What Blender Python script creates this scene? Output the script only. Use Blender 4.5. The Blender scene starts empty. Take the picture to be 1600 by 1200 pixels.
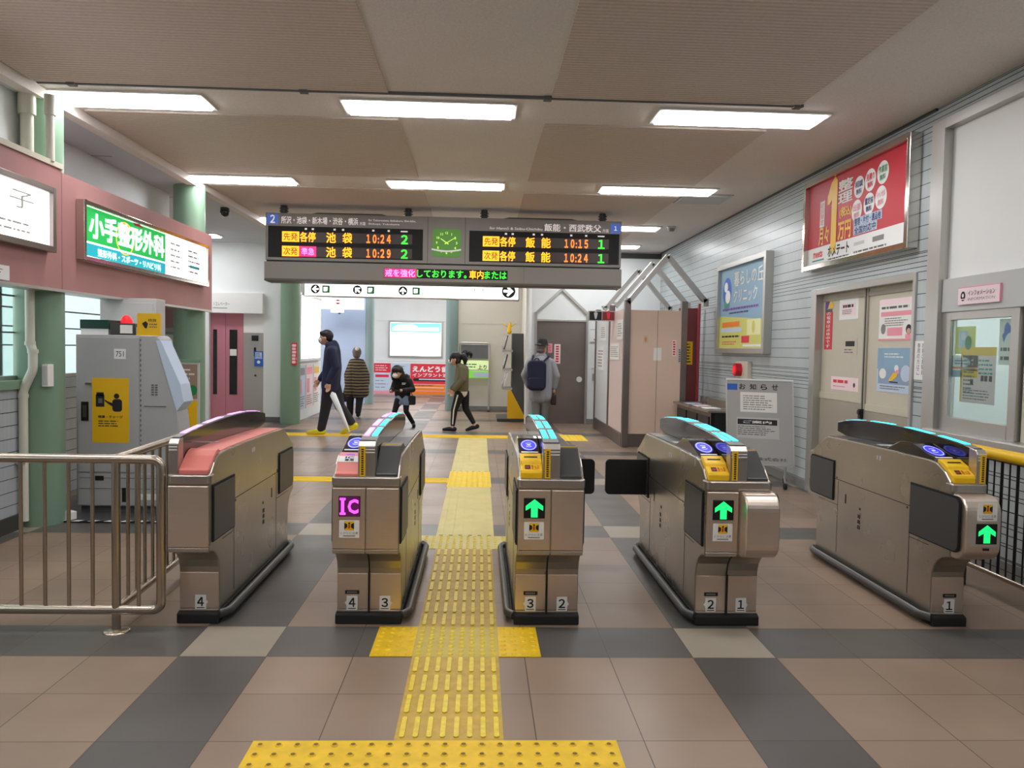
import bpy, bmesh, math, random
import numpy as np
from mathutils import Vector, Matrix
random.seed(7)
C = bpy.context.scene.collection
S = bpy.context.scene
PI = math.pi

# ------------------------------------------------------------ camera, sky, exposure
YAW, PITCH, ROLL = .0410, -.0444, .0187
fw = Vector((math.sin(YAW)*math.cos(PITCH), math.cos(YAW)*math.cos(PITCH), math.sin(PITCH)))
rt = Vector((math.cos(YAW), -math.sin(YAW), 0)); up = rt.cross(fw)
r2 = rt*math.cos(ROLL)+up*math.sin(ROLL); u2 = up*math.cos(ROLL)-rt*math.sin(ROLL)
cd = bpy.data.cameras.new('camera'); cam = bpy.data.objects.new('camera', cd); C.objects.link(cam)
cam.matrix_world = Matrix(((r2.x, u2.x, -fw.x, 0), (r2.y, u2.y, -fw.y, 0), (r2.z, u2.z, -fw.z, 1.448), (0, 0, 0, 1)))
cd.sensor_width = 36; cd.sensor_fit = 'HORIZONTAL'; cd.lens = 1246/1600*36; cd.clip_start = .05; cd.clip_end = 200
S.camera = cam
w = bpy.data.worlds.new('overcast_sky'); S.world = w; w.use_nodes = True
w.node_tree.nodes['Background'].inputs[0].default_value = (.94, .97, 1, 1)
w.node_tree.nodes['Background'].inputs[1].default_value = 3.0
S.view_settings.view_transform = 'Standard'; S.view_settings.look = 'None'
S.view_settings.gamma = 1; S.view_settings.use_curve_mapping = False
S.view_settings.exposure = 0.0
S.cycles.use_denoising = True
S.cycles.max_bounces = 10; S.cycles.diffuse_bounces = 6
LAMP = 20.0        # ceiling lamp brightness

# ------------------------------------------------------------ materials
def lin(c):
    return tuple(((x/255)/12.92 if x/255 <= .04045 else ((x/255+.055)/1.055)**2.4) for x in c)
MATS = {}
def mat(name, col, rough=.5, metal=0, emit=0, noise=0, nscale=8, coat=0, trans=0, ior=1.45, alpha=1, ecol=None, bump=0):
    if name in MATS: return MATS[name]
    m = bpy.data.materials.new(name); m.use_nodes = True; nt = m.node_tree; b = nt.nodes['Principled BSDF']
    c = (*lin(col), 1)
    b.inputs['Base Color'].default_value = c; b.inputs['Roughness'].default_value = rough; b.inputs['Metallic'].default_value = metal
    b.inputs['IOR'].default_value = ior
    if coat: b.inputs['Coat Weight'].default_value = coat
    if trans: b.inputs['Transmission Weight'].default_value = trans
    if alpha < 1: b.inputs['Alpha'].default_value = alpha
    if emit:
        b.inputs['Emission Color'].default_value = (*lin(ecol or col), 1); b.inputs['Emission Strength'].default_value = emit
    if noise or bump:
        g = nt.nodes.new('ShaderNodeNewGeometry'); n = nt.nodes.new('ShaderNodeTexNoise'); n.inputs['Scale'].default_value = nscale
        n.inputs['Detail'].default_value = 5
        nt.links.new(g.outputs['Position'], n.inputs['Vector'])
        if noise:
            mx = nt.nodes.new('ShaderNodeMix'); mx.data_type = 'RGBA'; mx.blend_type = 'MULTIPLY'; mx.inputs[0].default_value = 1
            rp = nt.nodes.new('ShaderNodeMapRange'); rp.inputs[1].default_value = .25; rp.inputs[2].default_value = .75
            rp.inputs[3].default_value = 1-noise; rp.inputs[4].default_value = 1+noise*.5
            nt.links.new(n.outputs['Fac'], rp.inputs[0]); mx.inputs[6].default_value = c
            nt.links.new(rp.outputs[0], mx.inputs[7]); nt.links.new(mx.outputs[2], b.inputs['Base Color'])
        if bump:
            bp = nt.nodes.new('ShaderNodeBump'); bp.inputs['Strength'].default_value = bump; bp.inputs['Distance'].default_value = .01
            nt.links.new(n.outputs['Fac'], bp.inputs['Height']); nt.links.new(bp.outputs[0], b.inputs['Normal'])
    MATS[name] = m; return m

class NT:   # tiny node helper for the tiled surfaces
    def __init__(s, name, rough=.4):
        s.m = bpy.data.materials.new(name); s.m.use_nodes = True; s.t = s.m.node_tree; s.b = s.t.nodes['Principled BSDF']
        s.b.inputs['Roughness'].default_value = rough
        g = s.t.nodes.new('ShaderNodeNewGeometry'); x = s.t.nodes.new('ShaderNodeSeparateXYZ')
        s.t.links.new(g.outputs['Position'], x.inputs[0]); s.pos = g.outputs['Position']
        s.x, s.y, s.z = x.outputs
    def put(s, sock, v):
        if hasattr(v, 'is_linked'): s.t.links.new(v, sock)
        else: sock.default_value = v
    def math(s, op, a, b=0.0, c=0.0):
        n = s.t.nodes.new('ShaderNodeMath'); n.operation = op
        s.put(n.inputs[0], a); s.put(n.inputs[1], b); s.put(n.inputs[2], c); return n.outputs[0]
    def mix(s, f, a, b, bt='MIX'):
        n = s.t.nodes.new('ShaderNodeMix'); n.data_type = 'RGBA'; n.blend_type = bt
        s.put(n.inputs[0], f)
        for i, v in ((6, a), (7, b)): s.put(n.inputs[i], (*lin(v), 1) if isinstance(v, tuple) else v)
        return n.outputs[2]
    def noise(s, scale, detail=4, vec=None):
        n = s.t.nodes.new('ShaderNodeTexNoise'); n.inputs['Scale'].default_value = scale; n.inputs['Detail'].default_value = detail
        s.t.links.new(vec or s.pos, n.inputs['Vector']); return n.outputs['Fac']
    def white(s, a, b):
        c = s.t.nodes.new('ShaderNodeCombineXYZ'); s.put(c.inputs[0], a); s.put(c.inputs[1], b)
        n = s.t.nodes.new('ShaderNodeTexWhiteNoise'); n.noise_dimensions = '3D'; s.t.links.new(c.outputs[0], n.inputs['Vector']); return n.outputs['Value']
    def grid(s, a, wd):    # 1 on joints of a unit grid
        f = s.math('FRACT', a); d = s.math('ABSOLUTE', s.math('SUBTRACT', f, .5)); return s.math('GREATER_THAN', d, .5-wd)
    def mul(s, col, f):
        n = s.t.nodes.new('ShaderNodeMix'); n.data_type = 'RGBA'; n.blend_type = 'MULTIPLY'; n.inputs[0].default_value = 1
        s.put(n.inputs[6], (*lin(col), 1) if isinstance(col, tuple) else col); s.t.links.new(f, n.inputs[7]); return n.outputs[2]
    def rng(s, v, a, b, lo=0.0, hi=1.0):
        n = s.t.nodes.new('ShaderNodeMapRange'); s.put(n.inputs[0], v); n.inputs[1].default_value = lo; n.inputs[2].default_value = hi
        n.inputs[3].default_value = a; n.inputs[4].default_value = b; return n.outputs[0]
    def bump(s, h, st=.3, dist=.004):
        n = s.t.nodes.new('ShaderNodeBump'); n.inputs['Strength'].default_value = st; n.inputs['Distance'].default_value = dist
        s.t.links.new(h, n.inputs['Height']); s.t.links.new(n.outputs[0], s.b.inputs['Normal'])
    def out(s, col): s.t.links.new(col, s.b.inputs['Base Color']); return s.m

def floor_material():
    n = NT('floor_tile', .3)
    c = n.math('ADD', n.math('DIVIDE', n.math('SUBTRACT', n.x, .11), .4), 4.69)
    r = n.math('DIVIDE', n.math('SUBTRACT', n.y, 2.88), .4)
    fc, fr = n.math('FLOOR', c), n.math('FLOOR', r)
    m6 = lambda v, k: n.math('LESS_THAN', n.math('ABSOLUTE', n.math('SUBTRACT', n.math('FLOORED_MODULO', v, 6.0), k)), .5)
    dc, dr = m6(fc, 1.0), m6(fr, 2.0)
    both = n.math('MULTIPLY', dc, dr); one = n.math('ABSOLUTE', n.math('SUBTRACT', dc, dr))
    base = n.mix(one, (142, 121, 104), (88, 84, 80)); base = n.mix(both, base, (156, 146, 130))
    base = n.mul(base, n.rng(n.white(fc, fr), .9, 1.06))
    base = n.mul(base, n.rng(n.noise(1.6), .9, 1.1, .3, .7));
    j = n.math('MAXIMUM', n.grid(c, .005), n.grid(r, .005))
    base = n.mix(j, base, (72, 56, 47))
    n.put(n.b.inputs['Roughness'], n.rng(n.noise(2.5, 2), .3, .38, .3, .7))
    n.bump(n.math('SUBTRACT', 1.0, j), .35, .002)
    n.b.inputs['Specular IOR Level'].default_value = .32
    return n.out(base)
def wall_tile_material(name, axis, col, ph, pw, hj=.03, vj=.03, band=False):
    n = NT(name, .3)
    u = n.math('DIVIDE', n.x if axis == 'x' else n.y, pw); v = n.math('DIVIDE', n.z, ph)
    hor, ver = n.grid(v, hj), n.grid(u, vj)
    for z0, z1 in ((2.1, 2.3), (1.1, 1.3), (3.16, 3.4)) if band else ():     # bands of thin listello rows
        k = n.math('MULTIPLY', n.math('GREATER_THAN', n.z, z0), n.math('LESS_THAN', n.z, z1))
        hor = n.math('MAXIMUM', hor, n.math('MULTIPLY', k, n.grid(n.math('DIVIDE', n.z, .04), .08)))
    base = n.mul(col, n.rng(n.white(n.math('FLOOR', u), n.math('FLOOR', v)), .975, 1.02))
    base = n.mul(base, n.rng(n.noise(1.2), .92, 1.08, .3, .7))
    base = n.mix(ver, base, tuple(int(k*.93) for k in col)); base = n.mix(hor, base, (44, 47, 50))
    n.bump(n.math('SUBTRACT', 1.0, n.math('MAXIMUM', hor, ver)), .4, .003)
    return n.out(base)
def ribbed_material():
    n = NT('ribbed_ceiling', .8)
    f = n.math('SINE', n.math('MULTIPLY', n.y, 2*PI/.045))
    base = n.mul((210, 195, 184), n.rng(f, .84, 1.04, -1.0, 1.0)); base = n.mul(base, n.rng(n.noise(40), .94, 1.04, .3, .7))
    n.bump(f, .5, .006); return n.out(base)
def plain_ceiling():
    n = NT('speckled_ceiling', .85)
    base = n.mul((226, 218, 213), n.rng(n.noise(70, 3), .9, 1.04, .3, .7)); base = n.mul(base, n.rng(n.noise(.8), .94, 1.03, .3, .7))
    return n.out(base)
def brushed(name, col, rough=.32, axis='z'):
    n = NT(name, rough); n.b.inputs['Metallic'].default_value = .92
    c = n.t.nodes.new('ShaderNodeCombineXYZ')
    k = {'z': (420, 420, 5), 'y': (420, 5, 420), 'x': (5, 420, 420)}[axis]
    for i, a in enumerate((n.x, n.y, n.z)): n.put(c.inputs[i], n.math('MULTIPLY', a, float(k[i])))
    f = n.noise(1.0, 3, c.outputs[0])
    n.put(n.b.inputs['Roughness'], n.rng(n.noise(3, 2), rough-.015, rough+.03, .3, .7))
    base = n.mul(col, n.rng(f, .975, 1.02, .3, .7)); base = n.mul(base, n.rng(n.noise(2.5, 3), .93, 1.04, .3, .7))
    return n.out(base)

M = dict(
    floor=floor_material(), ceil=plain_ceiling(), rib=ribbed_material(),
    tileR=wall_tile_material('grey_wall_tile', 'y', (176, 185, 187), .108, .05, band=True),
    tileRx=wall_tile_material('grey_wall_tile_return', 'x', (198, 207, 213), .1, .05),
    tileL=wall_tile_material('grey_small_tile', 'y', (172, 178, 182), .1, .05),
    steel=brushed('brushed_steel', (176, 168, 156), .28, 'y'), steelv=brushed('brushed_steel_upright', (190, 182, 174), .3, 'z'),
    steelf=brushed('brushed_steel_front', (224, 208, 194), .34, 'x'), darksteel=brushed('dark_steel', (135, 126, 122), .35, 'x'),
    chrome=mat('polished_steel', (205, 198, 190), .16, 1), rail=mat('satin_steel', (190, 178, 164), .26, 1),
    alu=mat('aluminium', (190, 188, 184), .35, .8), black=mat('black_plastic', (22, 21, 21), .4), blackm=mat('black_matte', (14, 14, 14), .7),
    dark=mat('dark_grey_plastic', (62, 61, 60), .38), darkg=mat('dark_glossy_plastic', (20, 19, 21), .12, coat=.4),
    grey=mat('grey_plastic', (128, 126, 122), .5), grey2=mat('board_grey', (128, 123, 116), .5), greyl=mat('light_grey', (190, 190, 188), .5),
    white=mat('white_paint', (232, 232, 230), .5), paper=mat('paper', (232, 230, 226), .7), offw=mat('offwhite_wall', (226, 230, 230), .6, noise=.05, nscale=2),
    beige=mat('beige_wall', (206, 201, 188), .6, noise=.05, nscale=2), cream=mat('cream_door', (196, 190, 172), .5, noise=.05, nscale=3),
    creamd=mat('cream_door_lower', (160, 153, 138), .5), yellow=mat('yellow_plastic', (236, 188, 20), .4), yellowp=mat('yellow_print', (230, 180, 10), .55),
    tact=mat('tactile_yellow', (230, 188, 16), .5, noise=.18, nscale=14), tactw=mat('tactile_base_dull', (192, 158, 58), .5, noise=.2, nscale=20), tactb=mat('tactile_bar_worn', (228, 200, 40), .4, noise=.2, nscale=30),
    tactg=mat('tactile_base_worn', (196, 172, 76), .5, noise=.15, nscale=10), tacts=mat('tactile_sheet_pale', (206, 192, 122), .5, noise=.12, nscale=5), tacty=mat('tactile_bright_yellow', (240, 205, 50), .55, noise=.08, nscale=12),
    pinkp=mat('salmon_plastic', (216, 122, 112), .4), pinkw=mat('pink_fascia', (172, 122, 121), .55, noise=.12, nscale=2.2),
    pinkd=mat('pink_lift_door', (190, 122, 136), .45), green=mat('green_column', (124, 152, 130), .32), greend=mat('green_grey_column', (118, 138, 136), .4),
    pipe=mat('white_pipe', (208, 208, 194), .4), lamp=mat('lamp_diffuser', (255, 255, 255), .5, emit=LAMP, ecol=(250, 250, 252)),
    box=mat('lit_white', (255, 255, 255), .5, emit=2.2), boxs=mat('lit_white_soft', (255, 255, 255), .5, emit=1.1),
    red=mat('red_print', (190, 26, 48), .45), redb=mat('red_banner', (214, 48, 66), .5), navy=mat('navy_print', (40, 44, 110), .5), ink=mat('ink', (28, 28, 30), .6),
    inkg=mat('grey_ink', (96, 96, 98), .6), yel1=mat('yellow_numeral', (240, 190, 40), .4), teal=mat('teal_print', (40, 150, 150), .5),
    pink=mat('pink_print', (232, 150, 165), .6), lpink=mat('pale_pink', (240, 216, 220), .6), blue=mat('sky_print', (136, 170, 194), .55), blue2=mat('strong_blue', (40, 96, 190), .5),
    lav=mat('pale_blue', (190, 205, 225), .6), olivp=mat('yellow_green_print', (206, 204, 110), .55), orange=mat('orange_print', (236, 130, 40), .5),
    greenp=mat('green_print', (30, 130, 70), .5), purple=mat('purple_print', (110, 70, 160), .5), glass=mat('window_glass', (225, 240, 236), .03, trans=.95, ior=1.1),
    mgrey=mat('machine_grey', (168, 168, 168), .45), rubber=mat('rubber', (30, 30, 30), .7), skin=mat('skin', (206, 160, 136), .55), hair=mat('black_hair', (24, 22, 24), .5),
)
def glow(name, col, s): return mat(name, col, .5, emit=s, ecol=col)
G = dict(cyan=glow('led_cyan', (60, 225, 245), 1.5), pinkl=glow('led_pink', (236, 150, 250), 1.4), green=glow('led_green', (30, 235, 120), 1.1), blue=glow('led_blue', (52, 48, 230), 1.0),
         blued=glow('led_blue_dim', (40, 30, 130), .5), bluew=glow('led_blue_white', (190, 200, 255), .9), mag=glow('led_magenta', (240, 90, 240), 1.1), magbg=glow('led_magenta_ground', (96, 14, 86), .35),
         amber=glow('led_amber', (255, 176, 30), 1.25), orange=glow('led_orange', (255, 130, 50), 1.25), ggreen=glow('led_text_green', (60, 220, 60), 1.0), pred=glow('led_pink_red', (236, 40, 110), .9),
         gsign=glow('lit_green', (10, 160, 70), 1.0), tsign=glow('lit_teal', (10, 150, 165), 1.0), wsign=glow('lit_letter', (235, 255, 245), 1.3), clock=glow('clock_face', (70, 120, 40), .45),
         clockm=glow('clock_marks', (190, 225, 90), .8), blank=glow('screen_strip', (58, 48, 46), .25), hdr=glow('header_white', (215, 205, 205), .55), b2=glow('blue_number', (60, 90, 165), .6),
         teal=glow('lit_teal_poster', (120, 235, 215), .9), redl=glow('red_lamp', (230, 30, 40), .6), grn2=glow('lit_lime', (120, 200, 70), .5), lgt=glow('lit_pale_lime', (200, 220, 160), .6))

# ------------------------------------------------------------ mesh helpers
class Frame:
    def __init__(s, o, ux, uy): s.o = Vector(o); s.x = Vector(ux).normalized(); s.y = Vector(uy).normalized(); s.n = s.x.cross(s.y)
    def __call__(s, u, v, d=0): return s.o+s.x*u+s.y*v+s.n*d
def FY(x, y, z): return Frame((x, y, z), (1, 0, 0), (0, 0, 1))        # faces the camera side (-Y)
def FR(y, z, x=3.5): return Frame((x, y, z), (0, -1, 0), (0, 0, 1))   # on the right-hand wall, faces -X
def FL(y, z, x): return Frame((x, y, z), (0, 1, 0), (0, 0, 1))        # on the left-hand side, faces +X
_glyphs = {}
def glyph(body, bold):
    k = (body, bold)
    if k not in _glyphs:
        c = bpy.data.curves.new('t', 'FONT'); c.body = body; c.size = 1; c.resolution_u = 2; c.offset = bold
        o = bpy.data.objects.new('t', c); C.objects.link(o)
        me = bpy.data.meshes.new_from_object(o.evaluated_get(bpy.context.evaluated_depsgraph_get()))
        v = np.array([tuple(p.co)[:2] for p in me.vertices]) if len(me.vertices) else np.zeros((1, 2))
        f = [tuple(p.vertices) for p in me.polygons]
        bpy.data.objects.remove(o); bpy.data.curves.remove(c); bpy.data.meshes.remove(me)
        _glyphs[k] = (v, f)
    return _glyphs[k]
class MB:
    def __init__(s): s.v = []; s.f = []; s.mi = []; s.sm = []; s.mats = []
    def add(s, vs, fs, m, smooth=False):
        if m not in s.mats: s.mats.append(m)
        i = s.mats.index(m); b = len(s.v); s.v += [tuple(p) for p in vs]
        for f in fs: s.f.append(tuple(b+k for k in f)); s.mi.append(i); s.sm.append(smooth)
        return s
    def box(s, x0, x1, y0, y1, z0, z1, m):
        v = [(x, y, z) for x in (x0, x1) for y in (y0, y1) for z in (z0, z1)]
        return s.add(v, [(0, 1, 3, 2), (4, 6, 7, 5), (0, 4, 5, 1), (2, 3, 7, 6), (0, 2, 6, 4), (1, 5, 7, 3)], m)
    def fbox(s, F, u0, u1, v0, v1, d0, d1, m):
        v = [F(u, w_, d) for u in (u0, u1) for w_ in (v0, v1) for d in (d0, d1)]
        return s.add(v, [(0, 1, 3, 2), (4, 6, 7, 5), (0, 4, 5, 1), (2, 3, 7, 6), (0, 2, 6, 4), (1, 5, 7, 3)], m)
    def quad(s, F, u0, u1, v0, v1, d, m): return s.add([F(u0, v0, d), F(u1, v0, d), F(u1, v1, d), F(u0, v1, d)], [(0, 1, 2, 3)], m)
    def poly(s, F, pts, d, m): return s.add([F(u, v, d) for u, v in pts], [tuple(range(len(pts)))], m)
    def disc(s, F, u, v, ru, rv, d, m, seg=28): return s.poly(F, [(u+ru*math.cos(2*PI*k/seg), v+rv*math.sin(2*PI*k/seg)) for k in range(seg)], d, m)
    def ring(s, F, u, v, r0, r1, d, m, seg=28, a0=0, a1=2*PI, asp=1):
        p = [F(u+r*math.cos(a0+(a1-a0)*k/seg), v+r*asp*math.sin(a0+(a1-a0)*k/seg), d) for k in range(seg+1) for r in (r0, r1)]
        return s.add(p, [(2*k, 2*k+1, 2*k+3, 2*k+2) for k in range(seg)], m)
    def prism(s, F, pts, d0, d1, m, smooth=False):
        n = len(pts); v = [F(u, w_, d0) for u, w_ in pts]+[F(u, w_, d1) for u, w_ in pts]
        s.add(v, [tuple(range(n))[::-1], tuple(range(n, 2*n))], m)
        return s.add(v, [(k, (k+1) % n, n+(k+1) % n, n+k) for k in range(n)], m, smooth)
    def cyl(s, p0, p1, r0, m, seg=16, r1=None):
        p0, p1 = Vector(p0), Vector(p1); r1 = r0 if r1 is None else r1
        a = (p1-p0).normalized(); t = Vector((0, 0, 1)) if abs(a.z) < .9 else Vector((1, 0, 0)); x = a.cross(t).normalized(); y = a.cross(x)
        v = [p+(x*math.cos(2*PI*k/seg)+y*math.sin(2*PI*k/seg))*r for p, r in ((p0, r0), (p1, r1)) for k in range(seg)]
        s.add(v, [tuple(range(seg)), tuple(range(seg, 2*seg))[::-1]], m)
        return s.add(v, [(k, seg+k, seg+(k+1) % seg, (k+1) % seg) for k in range(seg)], m, True)
    def tube(s, pts, r, m, seg=12, fil=0):
        P = [Vector(p) for p in pts]
        if fil:
            Q = [P[0]]
            for a, b, c in zip(P, P[1:], P[2:]):
                d0, d1 = (a-b).normalized(), (c-b).normalized()
                for k in range(7):
                    t = k/6; Q.append((b+d0*fil)*(1-t)**2+b*2*t*(1-t)+(b+d1*fil)*t*t)
            P = Q+[P[-1]]
        rad = r if isinstance(r, (list, tuple)) else [r]*len(P)
        v = []; x = None
        for i, p in enumerate(P):
            a = (P[min(i+1, len(P)-1)]-P[max(i-1, 0)]).normalized()
            if x is None: t = Vector((0, 0, 1)) if abs(a.z) < .9 else Vector((1, 0, 0)); x = a.cross(t).normalized()
            else: x = (x-a*x.dot(a)).normalized()
            y = a.cross(x); v += [p+(x*math.cos(2*PI*k/seg)+y*math.sin(2*PI*k/seg))*rad[i] for k in range(seg)]
        n = len(P)
        s.add(v, [tuple(range(seg))[::-1], tuple(range((n-1)*seg, n*seg))], m)
        return s.add(v, [(i*seg+k, i*seg+(k+1) % seg, (i+1)*seg+(k+1) % seg, (i+1)*seg+k) for i in range(n-1) for k in range(seg)], m, True)
    def sph(s, c, r, m, su=16, sv=10, half=False):
        r = (r, r, r) if not isinstance(r, (tuple, list)) else r; v = []; t1 = PI/2 if half else PI
        for j in range(sv+1):
            t = t1*j/sv
            for k in range(su): v.append((c[0]+r[0]*math.sin(t)*math.cos(2*PI*k/su), c[1]+r[1]*math.sin(t)*math.sin(2*PI*k/su), c[2]+r[2]*math.cos(t)))
        return s.add(v, [(j*su+k, (j+1)*su+k, (j+1)*su+(k+1) % su, j*su+(k+1) % su) for j in range(sv) for k in range(su)], m, True)
    def lathe(s, prof, c, m, seg=24):
        v = [(c[0]+r*math.cos(2*PI*k/seg), c[1]+r*math.sin(2*PI*k/seg), c[2]+z) for r, z in prof for k in range(seg)]; n = len(prof)
        return s.add(v, [(i*seg+k, i*seg+(k+1) % seg, (i+1)*seg+(k+1) % seg, (i+1)*seg+k) for i in range(n-1) for k in range(seg)], m, True)
    def text(s, F, u0, u1, v0, v1, body, m, d=.002, bold=.0, keep=False):
        cjk = any(ord(ch) > 0x2e80 for ch in body); fat = bold if cjk else 0
        keep = keep or body == '１'
        v, f = glyph(body, 0 if cjk else bold); lo, hi = v.min(0), v.max(0); w_, h_ = max(hi[0]-lo[0], 1e-6), max(hi[1]-lo[1], 1e-6)
        sx, sy = (u1-u0)/w_, (v1-v0)/h_
        if keep: sx = sy = min(sx, sy)
        cu, cv = (u0+u1)/2, (v0+v1)/2; mid = (lo+hi)/2
        for k, (q, r) in enumerate(((0, 0),) if not fat else ((-fat, -fat), (fat, -fat), (-fat, fat), (fat, fat))):
            s.add([F(cu+(a-mid[0]+q)*sx, cv+(b-mid[1]+r)*sy, d+k*.0004) for a, b in v], f, m)
        return s
    def lines(s, F, u0, u1, v0, v1, n, m, d=.002, fill=.4, ragged=.3):   # rows of small print too small to read
        h = (v1-v0)/n
        for i in range(n):
            e = u1-(u1-u0)*random.random()*ragged; y = v1-(i+.5)*h; u = u0
            while u < e:
                l = random.uniform(.5, 3)*h; l = min(l, e-u); s.quad(F, u, u+l*.9, y-h*fill/2, y+h*fill/2, d, m); u += l+h*.15
        return s
    def build(s, name, parent=None, bevel=0, seg=2, fix=True):
        me = bpy.data.meshes.new(name); v = np.array(s.v)
        o = bpy.data.objects.new(name, me); C.objects.link(o)
        if parent is None:
            lo, hi = v.min(0), v.max(0); org = np.array([(lo[0]+hi[0])/2, (lo[1]+hi[1])/2, lo[2]]); v = v-org; o.location = org
        else:
            o.parent = parent; r = parent
            off = Vector(parent.location); pp = parent.parent
            while pp: off = off+Vector(pp.location); pp = pp.parent
            v = v-np.array(off)
        me.from_pydata([tuple(p) for p in v], [], s.f)
        for m in s.mats: me.materials.append(m)
        me.polygons.foreach_set('material_index', s.mi); me.polygons.foreach_set('use_smooth', s.sm)
        me.update()
        if fix:
            bm = bmesh.new(); bm.from_mesh(me)
            if bevel:
                bmesh.ops.remove_doubles(bm, verts=bm.verts, dist=1e-6)
            bmesh.ops.recalc_face_normals(bm, faces=bm.faces); bm.to_mesh(me); bm.free()
        if bevel:
            b = o.modifiers.new('edge', 'BEVEL'); b.width = bevel; b.segments = seg; b.limit_method = 'ANGLE'; b.angle_limit = .7
        return o
def rrect(u0, u1, v0, v1, r, n=5, corners=(1, 1, 1, 1)):   # corners: lower-left, lower-right, upper-right, upper-left
    P = []
    for (cx, cy, a), on in zip(((u0, v0, PI), (u1, v0, 1.5*PI), (u1, v1, 0), (u0, v1, .5*PI)), corners):
        if not on: P.append((cx, cy)); continue
        x = cx+r if cx == u0 else cx-r; y = cy+r if cy == v0 else cy-r
        P += [(x+r*math.cos(a+k*PI/2/n), y+r*math.sin(a+k*PI/2/n)) for k in range(n+1)]
    return P
def tag(o, label=None, cat=None, group=None, kind=None):
    if label: o['label'] = label
    if cat: o['category'] = cat
    if group: o['group'] = group
    if kind: o['kind'] = kind
    return o
def thing(name, loc, label, cat, group=None, kind=None):
    o = bpy.data.objects.new(name, None); C.objects.link(o); o.location = loc; o.empty_display_size = .1
    return tag(o, label, cat, group, kind)
def struct(mb, name, bevel=0): return tag(mb.build(name, bevel=bevel), kind='structure')
def dup(o, dx, parent=None):
    c = o.copy(); C.objects.link(c); c.parent = parent
    if parent is None: c.location = Vector(o.location)+Vector(dx)
    for ch in list(o.children): dup(ch, (0, 0, 0), c)
    return c
# ------------------------------------------------------------ the setting
CZ = 3.36
struct(MB().box(-9, 5, -6, 27, -.12, 0, M['floor']), 'floor')
b = MB().box(-3.35, 3.7, -6, 27, CZ, CZ+.15, M['ceil']); struct(b, 'ceiling')
M['ceilL'] = mat('bluish_ceiling', (196, 198, 204), .8, noise=.06, nscale=1.5)
b = MB().box(-4.15, -3.35, -6, 10.2, CZ-.07, CZ+.15, M['ceilL']).box(-9, -3.35, 10.2, 27, CZ-.07, CZ+.15, M['ceilL']); b.box(-3.43, -3.33, -6, 14.7, CZ-.085, CZ+.02, M['ceil'])
for y in (4.6, 5.9, 8.2, 10.4): b.box(-4.9, -3.7, y, y+.008, CZ-.073, CZ-.06, M['inkg'])
struct(b, 'ceiling_left')
b = MB()
for y0 in (-2.17, .83, 3.83, 6.83, 9.83, 12.83):
    for x0, x1 in ((-3.3, -.72), (.51, 2.42)): b.box(x0, x1, y0, y0+2.3, CZ-.012, CZ+.02, M['rib'])
struct(b, 'ceiling_ribbed')
b = MB().box(-3.3, 2.45, 6.11, 6.135, CZ-.02, CZ+.01, M['inkg'])
for x in (-3.05, -1.35, .48, 2.4): b.box(x-.03, x+.03, 6.09, 6.15, CZ-.03, CZ-.01, M['inkg'])
struct(b, 'trim_1')

# right-hand wall with the office door and the ticket window set into it
T = M['tileR']; X = 3.5
b = MB()
b.box(X, X+.2, 8.3, 15.6, 0, CZ, T).box(X, X+.2, 6.3, 8.3, 2.11, CZ, T).box(X, X+.2, 6.1, 6.3, 0, CZ, T)
b.box(X, X+.2, -6, 6.1, 0, .86, T).box(X, X+.2, -6, 6.1, 3.22, CZ, T).box(X, X+.2, -6, 3.6, .86, 3.22, T)
b.box(X, X+.2, 6.3, 8.3, -.02, 0, T)
struct(b, 'wall_right')
b = MB().box(X-.012, X, 8.3, 15.6, 0, .1, M['grey']).box(X-.012, X, -6, 6.3, 0, .1, M['grey']); struct(b, 'baseboard_right')
struct(MB().box(X-.02, X, 6.1, 15.5, CZ-.02, CZ-.001, M['dark']), 'trim_2')
# office door: frame, two leaves
fr = MB().box(X-.02, X+.1, 8.18, 8.31, 0, 2.12, M['alu']).box(X-.02, X+.1, 6.29, 6.33, 0, 2.12, M['alu']).box(X-.02, X+.1, 6.33, 8.18, 2.06, 2.12, M['alu'])
D = struct(fr, 'door_1', .004)
def leaf(y0, y1, kz):
    l = MB().box(X+.06, X+.1, y0, y1, 0, 2.06, M['cream']).build('leaf', D, .003)
    p = MB().box(X+.053, X+.06, y0+.03, y1-.03, .02, kz-.04, M['creamd']).build('kick_panel', D)
    MB().box(X+.05, X+.06, y0, y1, kz-.03, kz+.03, M['cream']).box(X+.05, X+.06, y0+.005, y1-.005, 1.99, 2.03, M['creamd']).build('rail', D)
leaf(7.235, 8.18, 1.03); leaf(6.33, 7.225, .97)
MB().box(X+.045, X+.065, 7.195, 7.265, 0, 2.06, M['creamd']).box(X+.04, X+.05, 7.222, 7.238, 0, 2.06, M['dark']).build('meeting_stile', D)
MB().box(X+.01, X+.045, 7.2, 7.24, .86, .95, M['black']).cyl((X, 7.22, .92), (X+.045, 7.22, .92), .022, M['black']).build('door_lock', D)
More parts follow.
